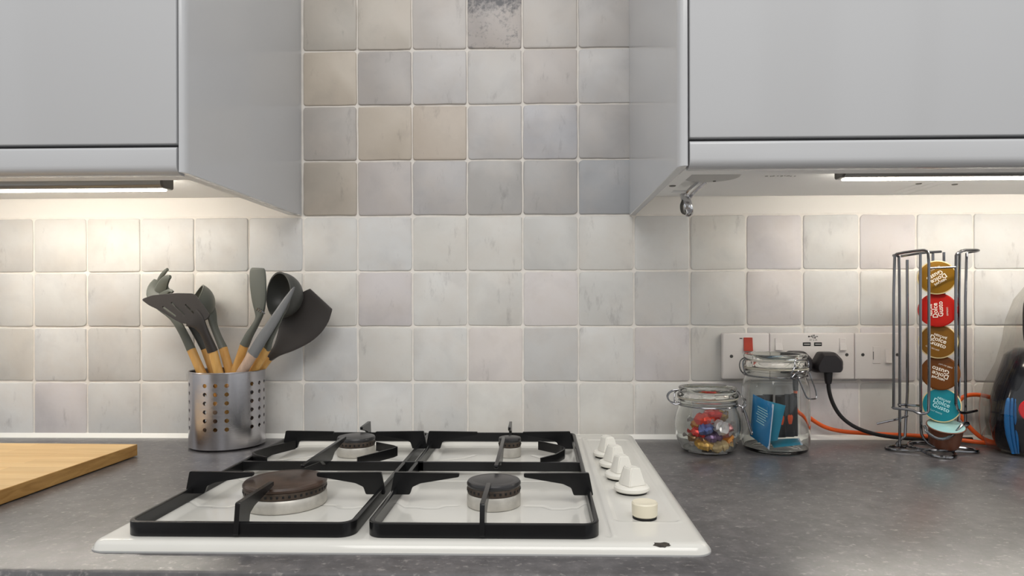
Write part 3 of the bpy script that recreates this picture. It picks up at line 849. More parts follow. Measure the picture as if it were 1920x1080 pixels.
# ------------------------------------------------------------------ utensils
UG = 'silicone utensils in the steel holder'
def handle(parent, top, low, m='beech', r=0.0078):
    """wooden handle from the neck (top) through a point at the rim (low) down to the holder's bottom"""
    a, c = Vector(top), Vector(low); d = (c - a) / (c.z - a.z)
    end = a + d * (0.012 - a.z)
    off = Vector((end.x - UX, end.y - UY)); lim = 0.046
    if off.length > lim:
        off = off.normalized() * lim; end.x, end.y = UX + off.x, UY + off.y
    b = MB(); n = 9; st = []
    for k in range(n):
        q = k / (n - 1); p = a.lerp(end, q)
        rr = r * (0.90 + 0.10 * math.sin(q * math.pi)) if k not in (0, n - 1) else r * (0.94 if k == 0 else 0.5)
        st.append((p.x, p.y, p.z, rr, rr * 0.9))
    b.sweep(st, (0, -1, 0), n=14, power=2.2, sub=1)
    return b.build('handle', m, parent)
def utensil(name, label, base):
    return thing(name, label, 'utensil', base, UG)

# pasta server
t = utensil('pasta_server', 'grey silicone pasta server with curled prongs, leaning left at the back', (0.415, -0.066, 0.008))
b = MB()
b.sweep([(.3436, -.066, .1648, .0075, .0065), (.3300, -.066, .1930, .0068, .006), (.3130, -.064, .2200, .0075, .0055), (.2960, -.062, .2420, .0150, .0045), (.2840, -.058, .2590, .0200, .0035), (.2800, -.054, .2720, .0170, .003), (.2825, -.052, .2840, .0110, .003)], (0.45, -0.85, 0.2))
for pts in ([(.2770, -.054, .272, .0050, .003), (.2840, -.056, .288, .0042, .003), (.2950, -.062, .299, .0034, .0026), (.3026, -.066, .3035, .0026, .0022)],
            [(.2840, -.058, .264, .0100, .003), (.2935, -.062, .280, .0088, .003), (.3030, -.067, .288, .0062, .0028), (.3095, -.070, .2905, .0030, .0024)],
            [(.2900, -.060, .256, .0080, .003), (.2990, -.066, .2625, .0048, .0026), (.3100, -.072, .2665, .0032, .0024), (.3160, -.074, .2640, .0022, .002)]):
    b.sweep(pts, (0.3, -0.9, 0.2), n=10)
b.build('server_head', 'silicone_light', t); handle(t, (.3436, -.066, .1648), (.3585, -.067, .1324))
# spoon hidden behind the turner
t = utensil('serving_spoon', 'grey silicone spoon whose head hides behind the slotted turner', (0.420, -0.05, 0.008))
b = MB(); b.sweep([(.3610, -.052, .1648, .0068, .006), (.3460, -.052, .190, .0058, .005), (.3320, -.053, .2135, .0062, .0045), (.3220, -.054, .229, .015, .004), (.3150, -.055, .241, .018, .0035), (.3090, -.056, .251, .011, .003), (.3065, -.056, .255, .003, .002)], (0, -1, 0.2))
b.build('spoon_head', 'silicone', t); handle(t, (.3610, -.052, .1648), (.3730, -.052, .1324))
# slotted turner
t = utensil('slotted_turner', 'dark slotted silicone turner at the front left of the holder', (0.418, -0.085, 0.008))
bx, bz = 0.3930, 0.2150
out = round_poly([(.2815, .2515), (.3000, .2585), (.3400, .2617), (.3690, .2610), (.3800, .2480), (.3985, .2245), (.3935, .2175), (.3760, .2140), (.3550, .2110), (.3400, .2180), (.3150, .2330), (.2950, .2420)], 0.0045, 4)
slots = []
for (ax, az, cx2, cz2) in ((.3180, .2395, .3425, .2225), (.3320, .2465, .3580, .2240), (.3560, .2430, .3730, .2265)):
    d = Vector((cx2 - ax, cz2 - az)).normalized(); nn = Vector((-d.y, d.x)) * 0.0019
    slots.append(round_poly([(ax + nn.x, az + nn.y), (cx2 + nn.x, cz2 + nn.y), (cx2 - nn.x, cz2 - nn.y), (ax - nn.x, az - nn.y)], 0.0017, 3))
me = mesh_from_curve([[(x - bx, z - bz) for x, z in pl] for pl in [out] + slots], 0.0011, 0.0006)
me.materials.append(MT['silicone_dark']); me.name = 'blade'
for p_ in me.polygons: p_.use_smooth = False
o = bpy.data.objects.new('blade', me); C.objects.link(o); o.parent = t
R0 = Matrix.Rotation(math.radians(90 - 10), 4, 'X')
o.matrix_local = Matrix.Translation((bx - 0.418, -0.112 + 0.085, bz - 0.008)) @ R0
b = MB(); b.sweep([(.3985, -.101, .1640, .0082, .007), (.3930, -.106, .1830, .0074, .006), (.3870, -.110, .2000, .0080, .005), (.3790, -.1135, .2140, .0130, .0026), (.3690, -.1135, .2210, .0160, .0014)], (0, -1, 0.1))
b.build('neck', 'silicone_dark', t); handle(t, (.3985, -.101, .1645), (.4050, -.098, .1340))

def ladle_bowl(b, c, r, n, th=0.0022, depth=1.0):
    N = Vector(n).normalized(); q = Vector((0, 0, 1)).rotation_difference(N).to_matrix().to_4x4()
    pr = []
    for k in range(10):
        a = math.radians(90 * k / 9); pr.append((r * math.sin(a), -r * depth * math.cos(a)))
    pr.append((r + 0.0008, 0.0012)); pr.append((r - th, 0.0012))
    for k in range(9, -1, -1):
        a = math.radians(90 * k / 9); pr.append(((r - th) * math.sin(a), -(r - th) * depth * math.cos(a)))
    b.lathe(pr, c, 36, M=q)
# deep spoon behind
t = utensil('ladle', 'grey silicone deep serving ladle behind the slotted turner, bowl turned left', (0.420, -0.042, 0.008))
b = MB(); ladle_bowl(b, (.3385, -.050, .2440), 0.0370, (-0.72, -0.52, 0.46), depth=0.95)
b.build('bowl', 'silicone_light', t)
b = MB(); b.sweep([(.3890, -.045, .1660, .0072, .006), (.3800, -.044, .1850, .0062, .005), (.3715, -.043, .2060, .0066, .0045), (.3680, -.042, .2220, .0085, .004), (.3630, -.037, .2360, .0095, .003), (.3560, -.030, .2480, .008, .002)], (0.75, -0.5, -0.2))
b.build('neck', 'silicone_light', t); handle(t, (.3890, -.045, .1665), (.3990, -.046, .1334))
# spatula, right group
t = utensil('spatula', 'pale grey green silicone spatula standing upright in the middle of the holder', (0.395, -0.052, 0.008))
b = MB(); b.sweep([(.4310, -.054, .1710, .0078, .007), (.4395, -.055, .1880, .0068, .006), (.4490, -.056, .2030, .0055, .0055), (.4560, -.056, .2160, .0050, .005), (.4585, -.056, .2280, .0085, .0045), (.4580, -.056, .2480, .0140, .004), (.4560, -.055, .2740, .0168, .0036), (.4545, -.054, .2960, .0168, .0032), (.4540, -.054, .3040, .0145, .0026), (.4540, -.054, .3062, .0105, .0016)], (-0.25, -0.96, 0))
b.build('spatula_head', 'silicone_light', t); handle(t, (.4310, -.054, .1715), (.4175, -.054, .1334))
# ladle, right group
t = utensil('soup_ladle', 'round dark grey silicone soup ladle with its bowl opening towards the left', (0.40, -0.03, 0.008))
b = MB(); ladle_bowl(b, (.4975, -.068, .2580), 0.0400, (-0.62, -0.76, 0.05))
b.build('bowl', 'silicone', t)
b = MB(); b.sweep([(.4560, -.034, .1640, .0064, .005), (.4690, -.033, .1900, .0056, .005), (.4800, -.033, .2120, .0056, .004), (.4900, -.032, .2320, .0060, .003), (.4980, -.031, .2480, .0060, .002)], (0, -1, 0))
b.build('neck', 'silicone', t); handle(t, (.4560, -.034, .1645), (.4400, -.036, .1334))
# tongs
t = utensil('tongs', 'grey silicone tongs with two narrow pointed arms in front of the ladle', (0.39, -0.085, 0.008))
b = MB(); b.sweep([(.4620, -.092, .1580, .0098, .005), (.4790, -.097, .1830, .0100, .0042), (.5020, -.103, .2140, .0088, .003), (.5230, -.106, .2460, .0062, .0025), (.5340, -.107, .2630, .0034, .002), (.5390, -.108, .2710, .0010, .0012)], (-0.15, -0.95, 0.2))
b.build('arm', 'silicone_blue', t); handle(t, (.4620, -.092, .1585), (.4440, -.087, .1340), 'pale_wood', 0.0090)
b = MB(); b.sweep([(.4800, -.077, .1680, .0080, .006), (.4900, -0.089, .1850, .0066, .0045), (.5020, -0.094, .2030, .0050, .003), (.5130, -0.098, .2220, .0036, .002), (.5205, -0.099, .2360, .0018, .0014), (.5225, -0.099, .2450, .0005, .001)], (-0.15, -0.95, 0.2))
b.build('arm', 'silicone_light', t); handle(t, (.4800, -.077, .1685), (.4570, -.070, .1340), 'beech', 0.0085)
b = MB()
for k in range(3): b.tube([(.466 + .003 * k, -.085, .232 - .002 * k), (.470 + .003 * k, -.088, .238 - .002 * k), (.474 + .003 * k, -.085, .230 - .002 * k)], 0.0009, 6, smooth=1)
b.build('spring', 'wire', t)
# wok turner
t = utensil('wok_turner', 'large dark grey silicone wok turner leaning right beside the ladle', (0.40, -0.04, 0.008))
b = MB(); b.sweep([(.4730, -.048, .1500, .0072, .006), (.4860, -.050, .1600, .0095, .0045), (.5020, -.048, .1760, .0210, .0034), (.5180, -.046, .1960, .0330, .003), (.5330, -.045, .2160, .0385, .0028), (.5480, -.044, .2350, .0365, .0026), (.5590, -.044, .2480, .0300, .0024), (.5625, -.044, .2520, .0270, .0018)], (0, -1, 0.1), n=20, power=4)
b.build('turner_blade', 'silicone_dark', t); handle(t, (.4730, -.048, .1505), (.4560, -.046, .1334))

# ------------------------------------------------------------------ sockets on the wall
def plate(name, label, x0, x1, z0=0.108, z1=0.1895, d=0.0135):
    t = thing(name, label, 'switch plate' if name != 'double_socket' else 'socket', ((x0 + x1) / 2, -0.001, z0))
    b = MB(); b.box(x0, x1, -d, -0.001, z0, z1, 0.0022, 3); b.build('faceplate', 'plastic', t)
    return t
def screw(t, x, z, d=0.0138):
    M = Matrix.Rotation(math.radians(90), 4, 'X')
    b = MB(); b.lathe([(0, 0.0003), (0.0026, 0.0003), (0.0030, 0), (0.0030, -0.001), (0, -0.001)], (x, -d, z), 16, M=M)
    s = b.build('screw', 'screw', t)
    b = MB(); b.box(x - .0022, x + .0022, -d - .0006, -d - .0002, z - .0004, z + .0004); b.build('slot', 'black', s)
def rocker(t, x, z, w, h, m='plastic', d=0.0135, name='rocker'):
    pr = [(-d + 0.001, z + h / 2), (-d - 0.0012, z + h / 2), (-d - 0.0016, z + h * .1), (-d - 0.0042, z - h / 2), (-d + 0.001, z - h / 2)]
    b = MB(); b.prism(pr, 'x', x - w / 2, x + w / 2, 0.0004); b.build(name, m, t)
t = plate('cooker_switch', 'white switch plate with a red rocker, partly behind the larger jar', 1.2690, 1.3510)
screw(t, 1.2842, 0.1487); rocker(t, 1.3134, 0.1700, 0.0155, 0.024, 'redsw')
b = MB(); b.box(1.2985, 1.3035, -0.0137, -0.0134, 0.1795, 0.1812); b.build('printed_mark', 'print', t)
t = plate('double_socket', 'white double socket with two USB ports and a black plug in it', 1.3516, 1.4996)
screw(t, 1.4860, 0.1514); rocker(t, 1.3667, 0.1700, 0.0125, 0.021); rocker(t, 1.4786, 0.1700, 0.0110, 0.021)
for ux in (1.4162, 1.4358):
    b = MB()
    w, h = 0.0068, 0.0032
    b.box(ux - w, ux + w, -0.0140, -0.0130, 0.1700 - h, 0.1700 + h, 0.0003, 1); u = b.build('usb_port', 'black', t)
    b = MB(); b.box(ux - w * .75, ux + w * .75, -0.0145, -0.0139, 0.1694, 0.1707); b.build('tongue', 'plastic', u)
b = MB()                                             # the USB trident
ym = -0.0137
def flat(pts): b.tube([(p[0], ym, p[1]) for p in pts], 0.00045, 5)
flat([(1.4195, .1835), (1.4340, .1835)]); flat([(1.4232, .1835), (1.4255, .1858), (1.4285, .1858)]); flat([(1.4248, .1835), (1.4272, .1812), (1.4302, .1812)])
b.lathe([(0, 0), (.0015, 0), (.0015, .0006), (0, .0006)], (1.4198, ym, .1835), 10, M=Matrix.Rotation(math.radians(90), 4, 'X'))
b.lathe([(0, 0), (.0010, 0), (.0010, .0006), (0, .0006)], (1.4290, ym, .1858), 10, M=Matrix.Rotation(math.radians(90), 4, 'X'))
b.box(1.4298, 1.4318, ym - .0003, ym + .0003, .1802, .1822)
b.prism([(1.4338, .1845), (1.4338, .1825), (1.4362, .1835)], 'y', ym - .0003, ym + .0003, 0)
b.build('usb_symbol', 'print', t)
text('printed_lettering', '5V 2.1A', 0.0042, 'print', t, Matrix.Translation((1.4275 - 1.4256, ym + 0.0009 - 0.0001, .1775 - .108)) @ Matrix.Rotation(math.radians(90), 4, 'X'))
t = plate('fused_spur', 'white fused spur plate beside the double socket, behind the capsule rack', 1.5006, 1.5800)
screw(t, 1.5139, 0.1514); screw(t, 1.5740, 0.1514)
b = MB(); b.box(1.5310, 1.5450, -0.0146, -0.0134, 0.136, 0.166, 0.0005, 1); b.build('fuse_carrier', 'plastic', t)
b = MB(); b.box(1.5312, 1.5322, -0.0150, -0.0140, 0.143, 0.157); b.build('fuse_slot', 'screw', t)
rocker(t, 1.5590, 0.1490, 0.0125, 0.024)

def plug_body(b, x, z, s=1.0):
    o = [(-.0245, -.004), (-.0250, -.012), (-.0215, -.0185), (.0215, -.0185), (.0250, -.012), (.0245, .004), (.0120, .0175), (-.0120, .0175)]
    o = round_poly(o, 0.004, 3)
    bm = bmesh.new()
    rows = []
    for (y, k) in ((-0.0140, 0.98), (-0.0200, 1.0), (-0.0300, 1.0), (-0.0370, 0.95), (-0.0420, 0.80)):
        rows.append([bm.verts.new((x + p[0] * k * s, y, z + p[1] * k * s - (0.002 if k < .9 else 0))) for p in o])
    m = len(o)
    for a, c in zip(rows, rows[1:]):
        for i in range(m): bm.faces.new((a[i], a[(i + 1) % m], c[(i + 1) % m], c[i]))
    bm.faces.new(rows[0]); bm.faces.new(rows[-1][::-1])
    b.bm(bm)
t = thing('plug', 'black three-pin plug in the right half of the double socket, with its black cable', 'plug', (1.4445, -0.014, 0.1215))
b = MB(); plug_body(b, 1.4455, 0.1400); b.build('plug_body', 'blackplastic', t)
b = MB(); b.sweep([(1.4475, -.028, .1235, .0072, .0062), (1.4475, -.028, .1170, .0066, .0058), (1.4475, -.028, .1080, .0060, .0052), (1.4475, -.028, .1020, .0046, .0044)], (0, -1, 0)); b.build('strain_relief', 'blackplastic', t)
b = MB(); b.tube([(1.4475, -.028, .106), (1.4480, -.028, .092), (1.4530, -.028, .0720), (1.4640, -.029, .0500), (1.4800, -.030, .0340), (1.5020, -.031, .0220), (1.5330, -.030, .0130), (1.5700, -.026, .0075), (1.6000, -.022, .0050), (1.6400, -.018, .0042), (1.7000, -.018, .0042)], 0.0034, 10, smooth=2)
b.build('cable', 'cable_black', t)
text('embossed_mark', 'BS 1363', 0.0045, 'screw', t, Matrix.Translation((1.4455 - 1.4445, -0.0416 + 0.014, 0.1365 - 0.1215)) @ Matrix.Rotation(math.radians(90), 4, 'X'))
t = thing('plug', 'black three-pin plug mostly hidden behind the larger glass jar', 'plug', (1.389, -0.014, 0.1215))
b = MB(); plug_body(b, 1.3935, 0.1415); b.build('plug_body', 'blackplastic', t)
b = MB(); b.sweep([(1.3935, -.028, .1235, .0068, .006), (1.3935, -.028, .1100, .0056, .005), (1.3935, -.028, .0900, .0046, .0044)], (0, -1, 0)); b.build('strain_relief', 'blackplastic', t)
b = MB(); b.tube([(1.3935, -.028, .094), (1.3925, -.027, .075), (1.3940, -.023, .0600), (1.4030, -.019, .0500), (1.4150, -.018, .0445), (1.4300, -.0165, .0330), (1.4500, -.0165, .0220), (1.4800, -.0165, .0160), (1.5350, -.017, .0125), (1.6000, -.021, .0110), (1.6500, -.030, .0085), (1.6800, -.048, .0060), (1.7200, -.062, .0046)], 0.0036, 10, smooth=2)
b.build('orange_cable', 'cable_orange', t)
b = MB(); b.tube([(1.7600, -.030, .060), (1.7260, -.028, .079), (1.7050, -.026, .0835), (1.6850, -.025, .082), (1.6720, -.025, .072), (1.6690, -.027, .058), (1.6740, -.032, .043), (1.6850, -.042, .024), (1.6980, -.052, .010), (1.7200, -.058, .0046)], 0.0036, 10, smooth=2)
o = b.build('orange_cord', 'cable_orange'); tagit(o, 'orange cord looping between the capsule rack and the coffee machine', 'cable')

# ------------------------------------------------------------------ glass jars
def jar(name, label, x, y, prof_out, wall, zseal, lid, bail):
    t = thing(name, label, 'jar', (x, y, 0.0))
    pr = list(prof_out)
    inner = [(max(r - wall, 0.001), z) for r, z in prof_out if z > 0.006][::-1]
    pr = pr + inner + [(inner[-1][0] * 0.9, 0.0062), (0, 0.0055)]
    b = MB(); b.lathe(pr, (x, y, 0), 56); b.build('glass_body', 'glass', t, smooth=50)
    b = MB(); b.lathe(lid, (x, y, 0), 56); b.build('glass_lid', 'glass_green', t, smooth=50)
    rs, z0 = zseal
    b = MB(); b.lathe([(rs - .006, z0), (rs + .001, z0), (rs + .002, z0 + .0012), (rs + .001, z0 + .0024), (rs - .006, z0 + .0024), (rs - .006, z0)], (x, y, 0), 48); b.build('rubber_seal', 'seal', t)
    for nm, paths, rad in bail:
        b = MB()
        for p in paths: b.tube([(x + q[0], y + q[1], q[2]) for q in p], rad, 8, smooth=2)
        b.build(nm, 'wire', t)
    return t
def ring(r, z, a0=0, a1=360, n=28):
    return [(r * math.cos(math.radians(a0 + (a1 - a0) * k / n)), r * math.sin(math.radians(a0 + (a1 - a0) * k / n)), z) for k in range(n + 1)]
JX, JY = 1.2210, -0.0985
po = [(0, 0.0016), (0.030, 0.0012), (0.036, 0.0004), (0.041, 0.0030), (0.0470, 0.0120), (0.0518, 0.0260), (0.0535, 0.0400), (0.0528, 0.0530), (0.0500, 0.0640), (0.0468, 0.0715), (0.0455, 0.0760), (0.0462, 0.0785), (0.0480, 0.0800), (0.0480, 0.0835), (0.0455, 0.0850), (0.0450, 0.0865)]
lid = [(0, 0.0925), (0.036, 0.0925), (0.040, 0.0900), (0.0470, 0.0892), (0.0490, 0.0905), (0.0490, 0.0935), (0.0470, 0.0955), (0.0455, 0.0985), (0.0462, 0.1010), (0.0468, 0.1035), (0.0455, 0.1052), (0.0420, 0.1056), (0.038, 0.1035), (0.034, 0.0990), (0, 0.0985)]
Rn = 0.0490
small_bail = [('neck_wire', [ring(Rn - .0008, 0.0765)], 0.0010),
              ('hinge_wire', [[(-.048, -.010, .0790), (-.056, -.010, .0770), (-.0655, -.008, .0840), (-.0665, -.006, .0920), (-.060, -.004, .0985), (-.048, -.004, .1000)],
                              [(-.048, .012, .0790), (-.056, .012, .0770), (-.0640, .010, .0840), (-.0650, .008, .0920), (-.058, .006, .0985), (-.048, .004, .1000)],
                              [(-.0565, -.010, .0772), (-.0545, -.002, .0900), (-.0540, .000, .0960), (-.0500, .002, .0985)]], 0.0011),
              ('clasp', [[(.048, -.018, .0760), (.054, -.021, .0740), (.057, -.020, .0800), (.054, -.012, .0880), (.052, -.006, .0930), (.047, -.004, .0990)],
                         [(.049, -.006, .0760), (.056, -.010, .0700), (.053, -.020, .0660), (.049, -.024, .0700), (.052, -.020, .0800), (.059, -.014, .0860), (.054, -.010, .0880)],
                         [(.052, -.022, .0720), (.058, -.026, .0480), (.0620, -.028, .0330), (.0650, -.026, .0310), (.0660, -.022, .0340), (.060, -.018, .0560), (.055, -.014, .0720)]], 0.0012)]
jar('glass_jar', 'small round clip-top glass jar filled with wrapped sweets', JX, JY, po, 0.0028, (0.0470, 0.0868), lid, small_bail)
KX, KY = 1.3345, -0.0895
po2 = [(0, 0.0020), (0.038, 0.0012), (0.045, 0.0003), (0.0500, 0.0028), (0.0525, 0.0080), (0.0537, 0.0150), (0.0540, 0.0400), (0.0540, 0.0900), (0.0532, 0.1040), (0.0510, 0.1130), (0.0490, 0.1180), (0.0478, 0.1230), (0.0488, 0.1255), (0.0505, 0.1270), (0.0505, 0.1310), (0.0480, 0.1325), (0.0475, 0.1345)]
lid2 = [(0, 0.1440), (0.038, 0.1440), (0.042, 0.1400), (0.0495, 0.1378), (0.0520, 0.1390), (0.0520, 0.1450), (0.0500, 0.1475), (0.0490, 0.1500), (0.0500, 0.1525), (0.0505, 0.1560), (0.0490, 0.1590), (0.0450, 0.1596), (0.041, 0.1570), (0.037, 0.1520), (0, 0.1515)]
big_bail = [('neck_wire', [ring(0.0498, 0.1238)], 0.0011),
            ('hinge_wire', [[(-.049, -.008, .1250), (-.0535, -.010, .1300), (-.0560, -.008, .1400), (-.0545, -.006, .1480), (-.049, -.004, .1520)],
                            [(-.049, .010, .1250), (-.0535, .012, .1300), (-.0560, .010, .1400), (-.0545, .008, .1480), (-.049, .006, .1520)]], 0.0011),
            ('clasp', [[(.0130, -.051, .1220), (.0060, -.056, .1240), (.0040, -.058, .1320), (.0100, -.057, .1400), (.0120, -.054, .1460), (.0115, -.052, .1520), (.0260, -.048, .1530), (.0390, -.036, .1515), (.0400, -.038, .1440), (.0370, -.040, .1400)],
                       [(.0060, -.056, .1250), (.0120, -.056, .1320), (.0180, -.054, .1365), (.0200, -.053, .1330), (.0280, -.050, .1345), (.0360, -.044, .1340), (.0400, -.038, .1360)],
                       [(.0150, -.055, .1290), (.0180, -.057, .1200), (.0240, -.060, .1030), (.0270, -.062, .0950), (.0320, -.061, .0925), (.0440, -.052, .0915), (.0480, -.049, .0930), (.0470, -.047, .1050), (.0430, -.042, .1200), (.0400, -.040, .1320)]], 0.0012)]
jar('glass_jar', 'tall clip-top glass jar holding blue sachets and dark sticks', KX, KY, po2, 0.0028, (0.0500, 0.1348), lid2, big_bail)

# ------------------------------------------------------------------ sweets in the small jar
def sweet(label, colour, pos, rot, L, Wd, H, seed, mname=None, twist=True):
    r = random.Random(seed)
    t = thing('wrapped_sweet', label, 'sweet', (pos[0], pos[1], pos[2]), 'wrapped sweets in the small jar', rot)
    b = MB(); st = []
    nst = 11
    for k in range(nst):
        q = -1 + 2 * k / (nst - 1)
        w = Wd * (max(0, 1 - abs(q) ** 3.2) ** 0.5 * 0.95 + 0.05); h = H * (max(0, 1 - abs(q) ** 2.6) ** 0.5 * 0.95 + 0.05)
        st.append((q * L, r.uniform(-.0006, .0006), r.uniform(-.0006, .0006), w * r.uniform(.82, 1.2), h * r.uniform(.8, 1.25)))
    b.sweep(st, (0, 0, 1), n=9, power=3, sub=1)
    b.v = [tuple(q + r.uniform(-.0009, .0009) for q in v) for v in b.v]
    body = b.local('sweet_body', mname or ('sweet_' + colour), t, smooth=18)
    if twist:
        for sg in (-1, 1):
            b = MB(); n = 13; vs = [(sg * L * .93, 0, 0)]
            for k in range(n):
                a = math.radians(-38 + 76 * k / (n - 1)); rr = L * 0.50 * r.uniform(.85, 1.1)
                vs.append((sg * (L * .97 + rr * math.cos(a)), rr * math.sin(a), (0.0022 if k % 2 else -0.0022)))
            vs2 = [(v[0], v[1], v[2] + 0.0004) for v in vs]
            m = len(vs)
            b.add(vs + vs2, [(0, k, k + 1) for k in range(1, n)] + [(m, m + k + 1, m + k) for k in range(1, n)] + [(k, k + 1, m + k + 1, m + k) for k in range(1, n)])
            b.local('wrapper_twist', 'wrap_clear' if (seed + sg) % 3 == 0 else ('sweet_' + colour), t, smooth=0)
D = math.radians
SWL = [('gold sweet lying lowest at the front of the small jar', 'gold', (-.012, -.030, .0165), (D(20), D(6), D(8)), .020, .010, .006),
       ('amber sweet low at the right of the small jar', 'amber', (.024, -.022, .0230), (D(30), D(-28), D(20)), .014, .010, .006),
       ('cream sweet low at the centre of the small jar', 'cream', (.010, -.034, .0150), (D(25), D(-10), D(-6)), .017, .009, .006),
       ('bronze sweet lying left above the gold one', 'bronze', (-.022, -.020, .0250), (D(15), D(14), D(-14)), .018, .010, .006),
       ('dark purple sweet in the middle of the small jar', 'purple', (.002, -.024, .0290), (D(22), D(-8), D(6)), .018, .010, .007),
       ('red sweet at the left of the small jar, below the blue one', 'red', (-.020, -.022, .0345), (D(20), D(10), D(12)), .015, .009, .006),
       ('blue sweet in a shiny wrapper, left of centre in the small jar', 'blue', (-.010, -.028, .0410), (D(30), D(-12), D(-10)), .014, .009, .007),
       ('rose sweet at the right of the small jar, under the silver one', 'rose', (.022, -.022, .0380), (D(25), D(-40), D(16)), .016, .010, .007),
       ('silver sweet with a crumpled clear wrapper at the right of the small jar', 'silver', (.014, -.030, .0440), (D(40), D(35), D(-8)), .015, .011, .007),
       ('scarlet sweet at the top left of the heap in the small jar', 'scarlet', (-.010, -.020, .0545), (D(20), D(2), D(4)), .020, .010, .007),
       ('red sweet at the very top of the heap in the small jar', 'red', (.006, -.010, .0620), (D(12), D(-4), D(-6)), .018, .011, .006),
       ('gold sweet at the back right of the small jar', 'gold', (.020, .006, .0560), (D(20), D(-20), D(30)), .016, .010, .007),
       ('amber sweet at the back of the small jar', 'amber', (-.010, .016, .0400), (D(20), D(20), D(-30)), .017, .011, .008),
       ('bronze sweet at the bottom back of the small jar', 'bronze', (.008, .014, .0190), (D(10), D(-8), D(40)), .018, .011, .008)]
for k, (lb, col, p_, rt, L_, w_, h_) in enumerate(SWL):
    sweet(lb, col, (JX + p_[0], JY + p_[1], p_[2]), rt, L_ * .86, w_ * 1.08, h_ * 1.1, 40 + k)

# ------------------------------------------------------------------ sachets and sticks in the tall jar
def sachet(label, quad, m, thick, edge_right=None, lines=0):
    """pillow sachet on four corners (top left, top right, bottom right, bottom left)"""
    q = [Vector(p) for p in quad]; c = sum(q, Vector()) / 4
    t = thing('sachet', label, 'sachet', (c.x, c.y, min(p.z for p in quad_v(q))), 'blue sachets in the tall jar')
    nrm = (q[1] - q[0]).cross(q[3] - q[0]).normalized()
    if nrm.y > 0: nrm = -nrm
    def pt(u, v): return (q[0] * (1 - u) + q[1] * u) * (1 - v) + (q[3] * (1 - u) + q[2] * u) * v
    n = 10; vs = []; fs = []
    for sg in (1, -1):
        for j in range(n + 1):
            for i in range(n + 1):
                u, v = i / n, j / n
                bl = (max(0, 1 - (2 * u - 1) ** 4) * max(0, 1 - (2 * v - 1) ** 4)) ** 0.6
                vs.append((pt(u, v) + nrm * sg * (0.0003 + thick * bl))[:])
    o = (n + 1) ** 2
    for j in range(n):
        for i in range(n):
            a = j * (n + 1) + i
            fs.append((a, a + 1, a + n + 2, a + n + 1)); fs.append((o + a, o + a + n + 1, o + a + n + 2, o + a + 1))
    per = [i for i in range(n + 1)] + [(j + 1) * (n + 1) - 1 for j in range(1, n + 1)] + [n * (n + 1) + i for i in range(n - 1, -1, -1)] + [j * (n + 1) for j in range(n - 1, 0, -1)]
    for k in range(len(per)):
        a, c2 = per[k], per[(k + 1) % len(per)]
        fs.append((a, c2, o + c2, o + a))
    b = MB(); b.add(vs, fs); b.build('pouch', m, t, smooth=60)
    if edge_right:
        b = MB(); w = edge_right; N = nrm * 0.0011
        A = [pt(1 - w, 0), pt(1 + .004, 0), pt(1 + .004, 1), pt(1 - w, 1)]
        vs = [(p + N)[:] for p in A] + [(p - N)[:] for p in A]
        b.add(vs, [(0, 1, 2, 3), (7, 6, 5, 4), (0, 4, 5, 1), (1, 5, 6, 2), (2, 6, 7, 3), (3, 7, 4, 0)]); b.build('white_edge_seal', 'sachet_white', t, smooth=0)
    if lines:
        b = MB(); r = random.Random(5)
        for k in range(lines):
            v = 0.20 + 0.40 * k / lines; u0 = 0.22 + r.uniform(0, .08); u1 = 0.62 + r.uniform(0, .16)
            N = nrm * (thick * 1.02 + 0.0006)
            A = [pt(u0, v), pt(u1, v), pt(u1, v + .018), pt(u0, v + .018)]
            b.add([(p + N)[:] for p in A] + [(p + N * .8)[:] for p in A], [(0, 1, 2, 3), (7, 6, 5, 4), (0, 4, 5, 1), (1, 5, 6, 2), (2, 6, 7, 3), (3, 7, 4, 0)])
        b.build('small_print', 'ink_teal', t, smooth=0)
    return t
def quad_v(q): return q
s1 = sachet('blue sachet with a white right edge, leaning at the front left of the tall jar', [(1.2915, -.1120, .0950), (1.3200, -.1250, .0800), (1.3125, -.1250, .0085), (1.2880, -.1080, .0270)], 'sachet', 0.0030, 0.085, 7)
sachet('teal sachet standing just behind the white-edged blue one', [(1.3060, -.1020, .0860), (1.3420, -.1150, .0770), (1.3300, -.1120, .0200), (1.3020, -.1000, .0140)], 'sachet_teal', 0.0025, None, 0)
sachet('blue sachet lying flat at the bottom of the tall jar', [(1.3300, -.0700, .0125), (1.3780, -.0780, .0165), (1.3700, -.1120, .0140), (1.3220, -.1180, .0100)], 'sachet_teal', 0.0022, 0.06, 0)
def stick(label, x0, x1, y, z0, z1, lean, spot):
    t = thing('drink_stick', label, 'drink stick', ((x0 + x1) / 2, y, z0), 'dark sticks in the tall jar')
    b = MB(); c = (x0 + x1) / 2; w = (x1 - x0) / 2
    b.sweep([(c, y, z0, w, .0008), (c, y, z0 + .004, w, .002), (c + lean * .3, y, z0 + (z1 - z0) * .3, w * .95, .0042), (c + lean * .7, y, z0 + (z1 - z0) * .7, w * .95, .0042), (c + lean, y, z1 - .004, w, .002), (c + lean, y, z1, w, .0008)], (0, -1, 0), n=12)
    b.build('stick_pouch', 'stick', t)
    if spot:
        b = MB(); zz = z0 + (z1 - z0) * .45
        b.sweep([(c + lean * .35, y - .0030, zz - .010, w * .35, .0014), (c + lean * .45, y - .0032, zz, w * .6, .0016), (c + lean * .5, y - .0030, zz + .007, w * .5, .0012)], (0, -1, 0), n=10)
        b.build('orange_print', 'stick_orange', t)
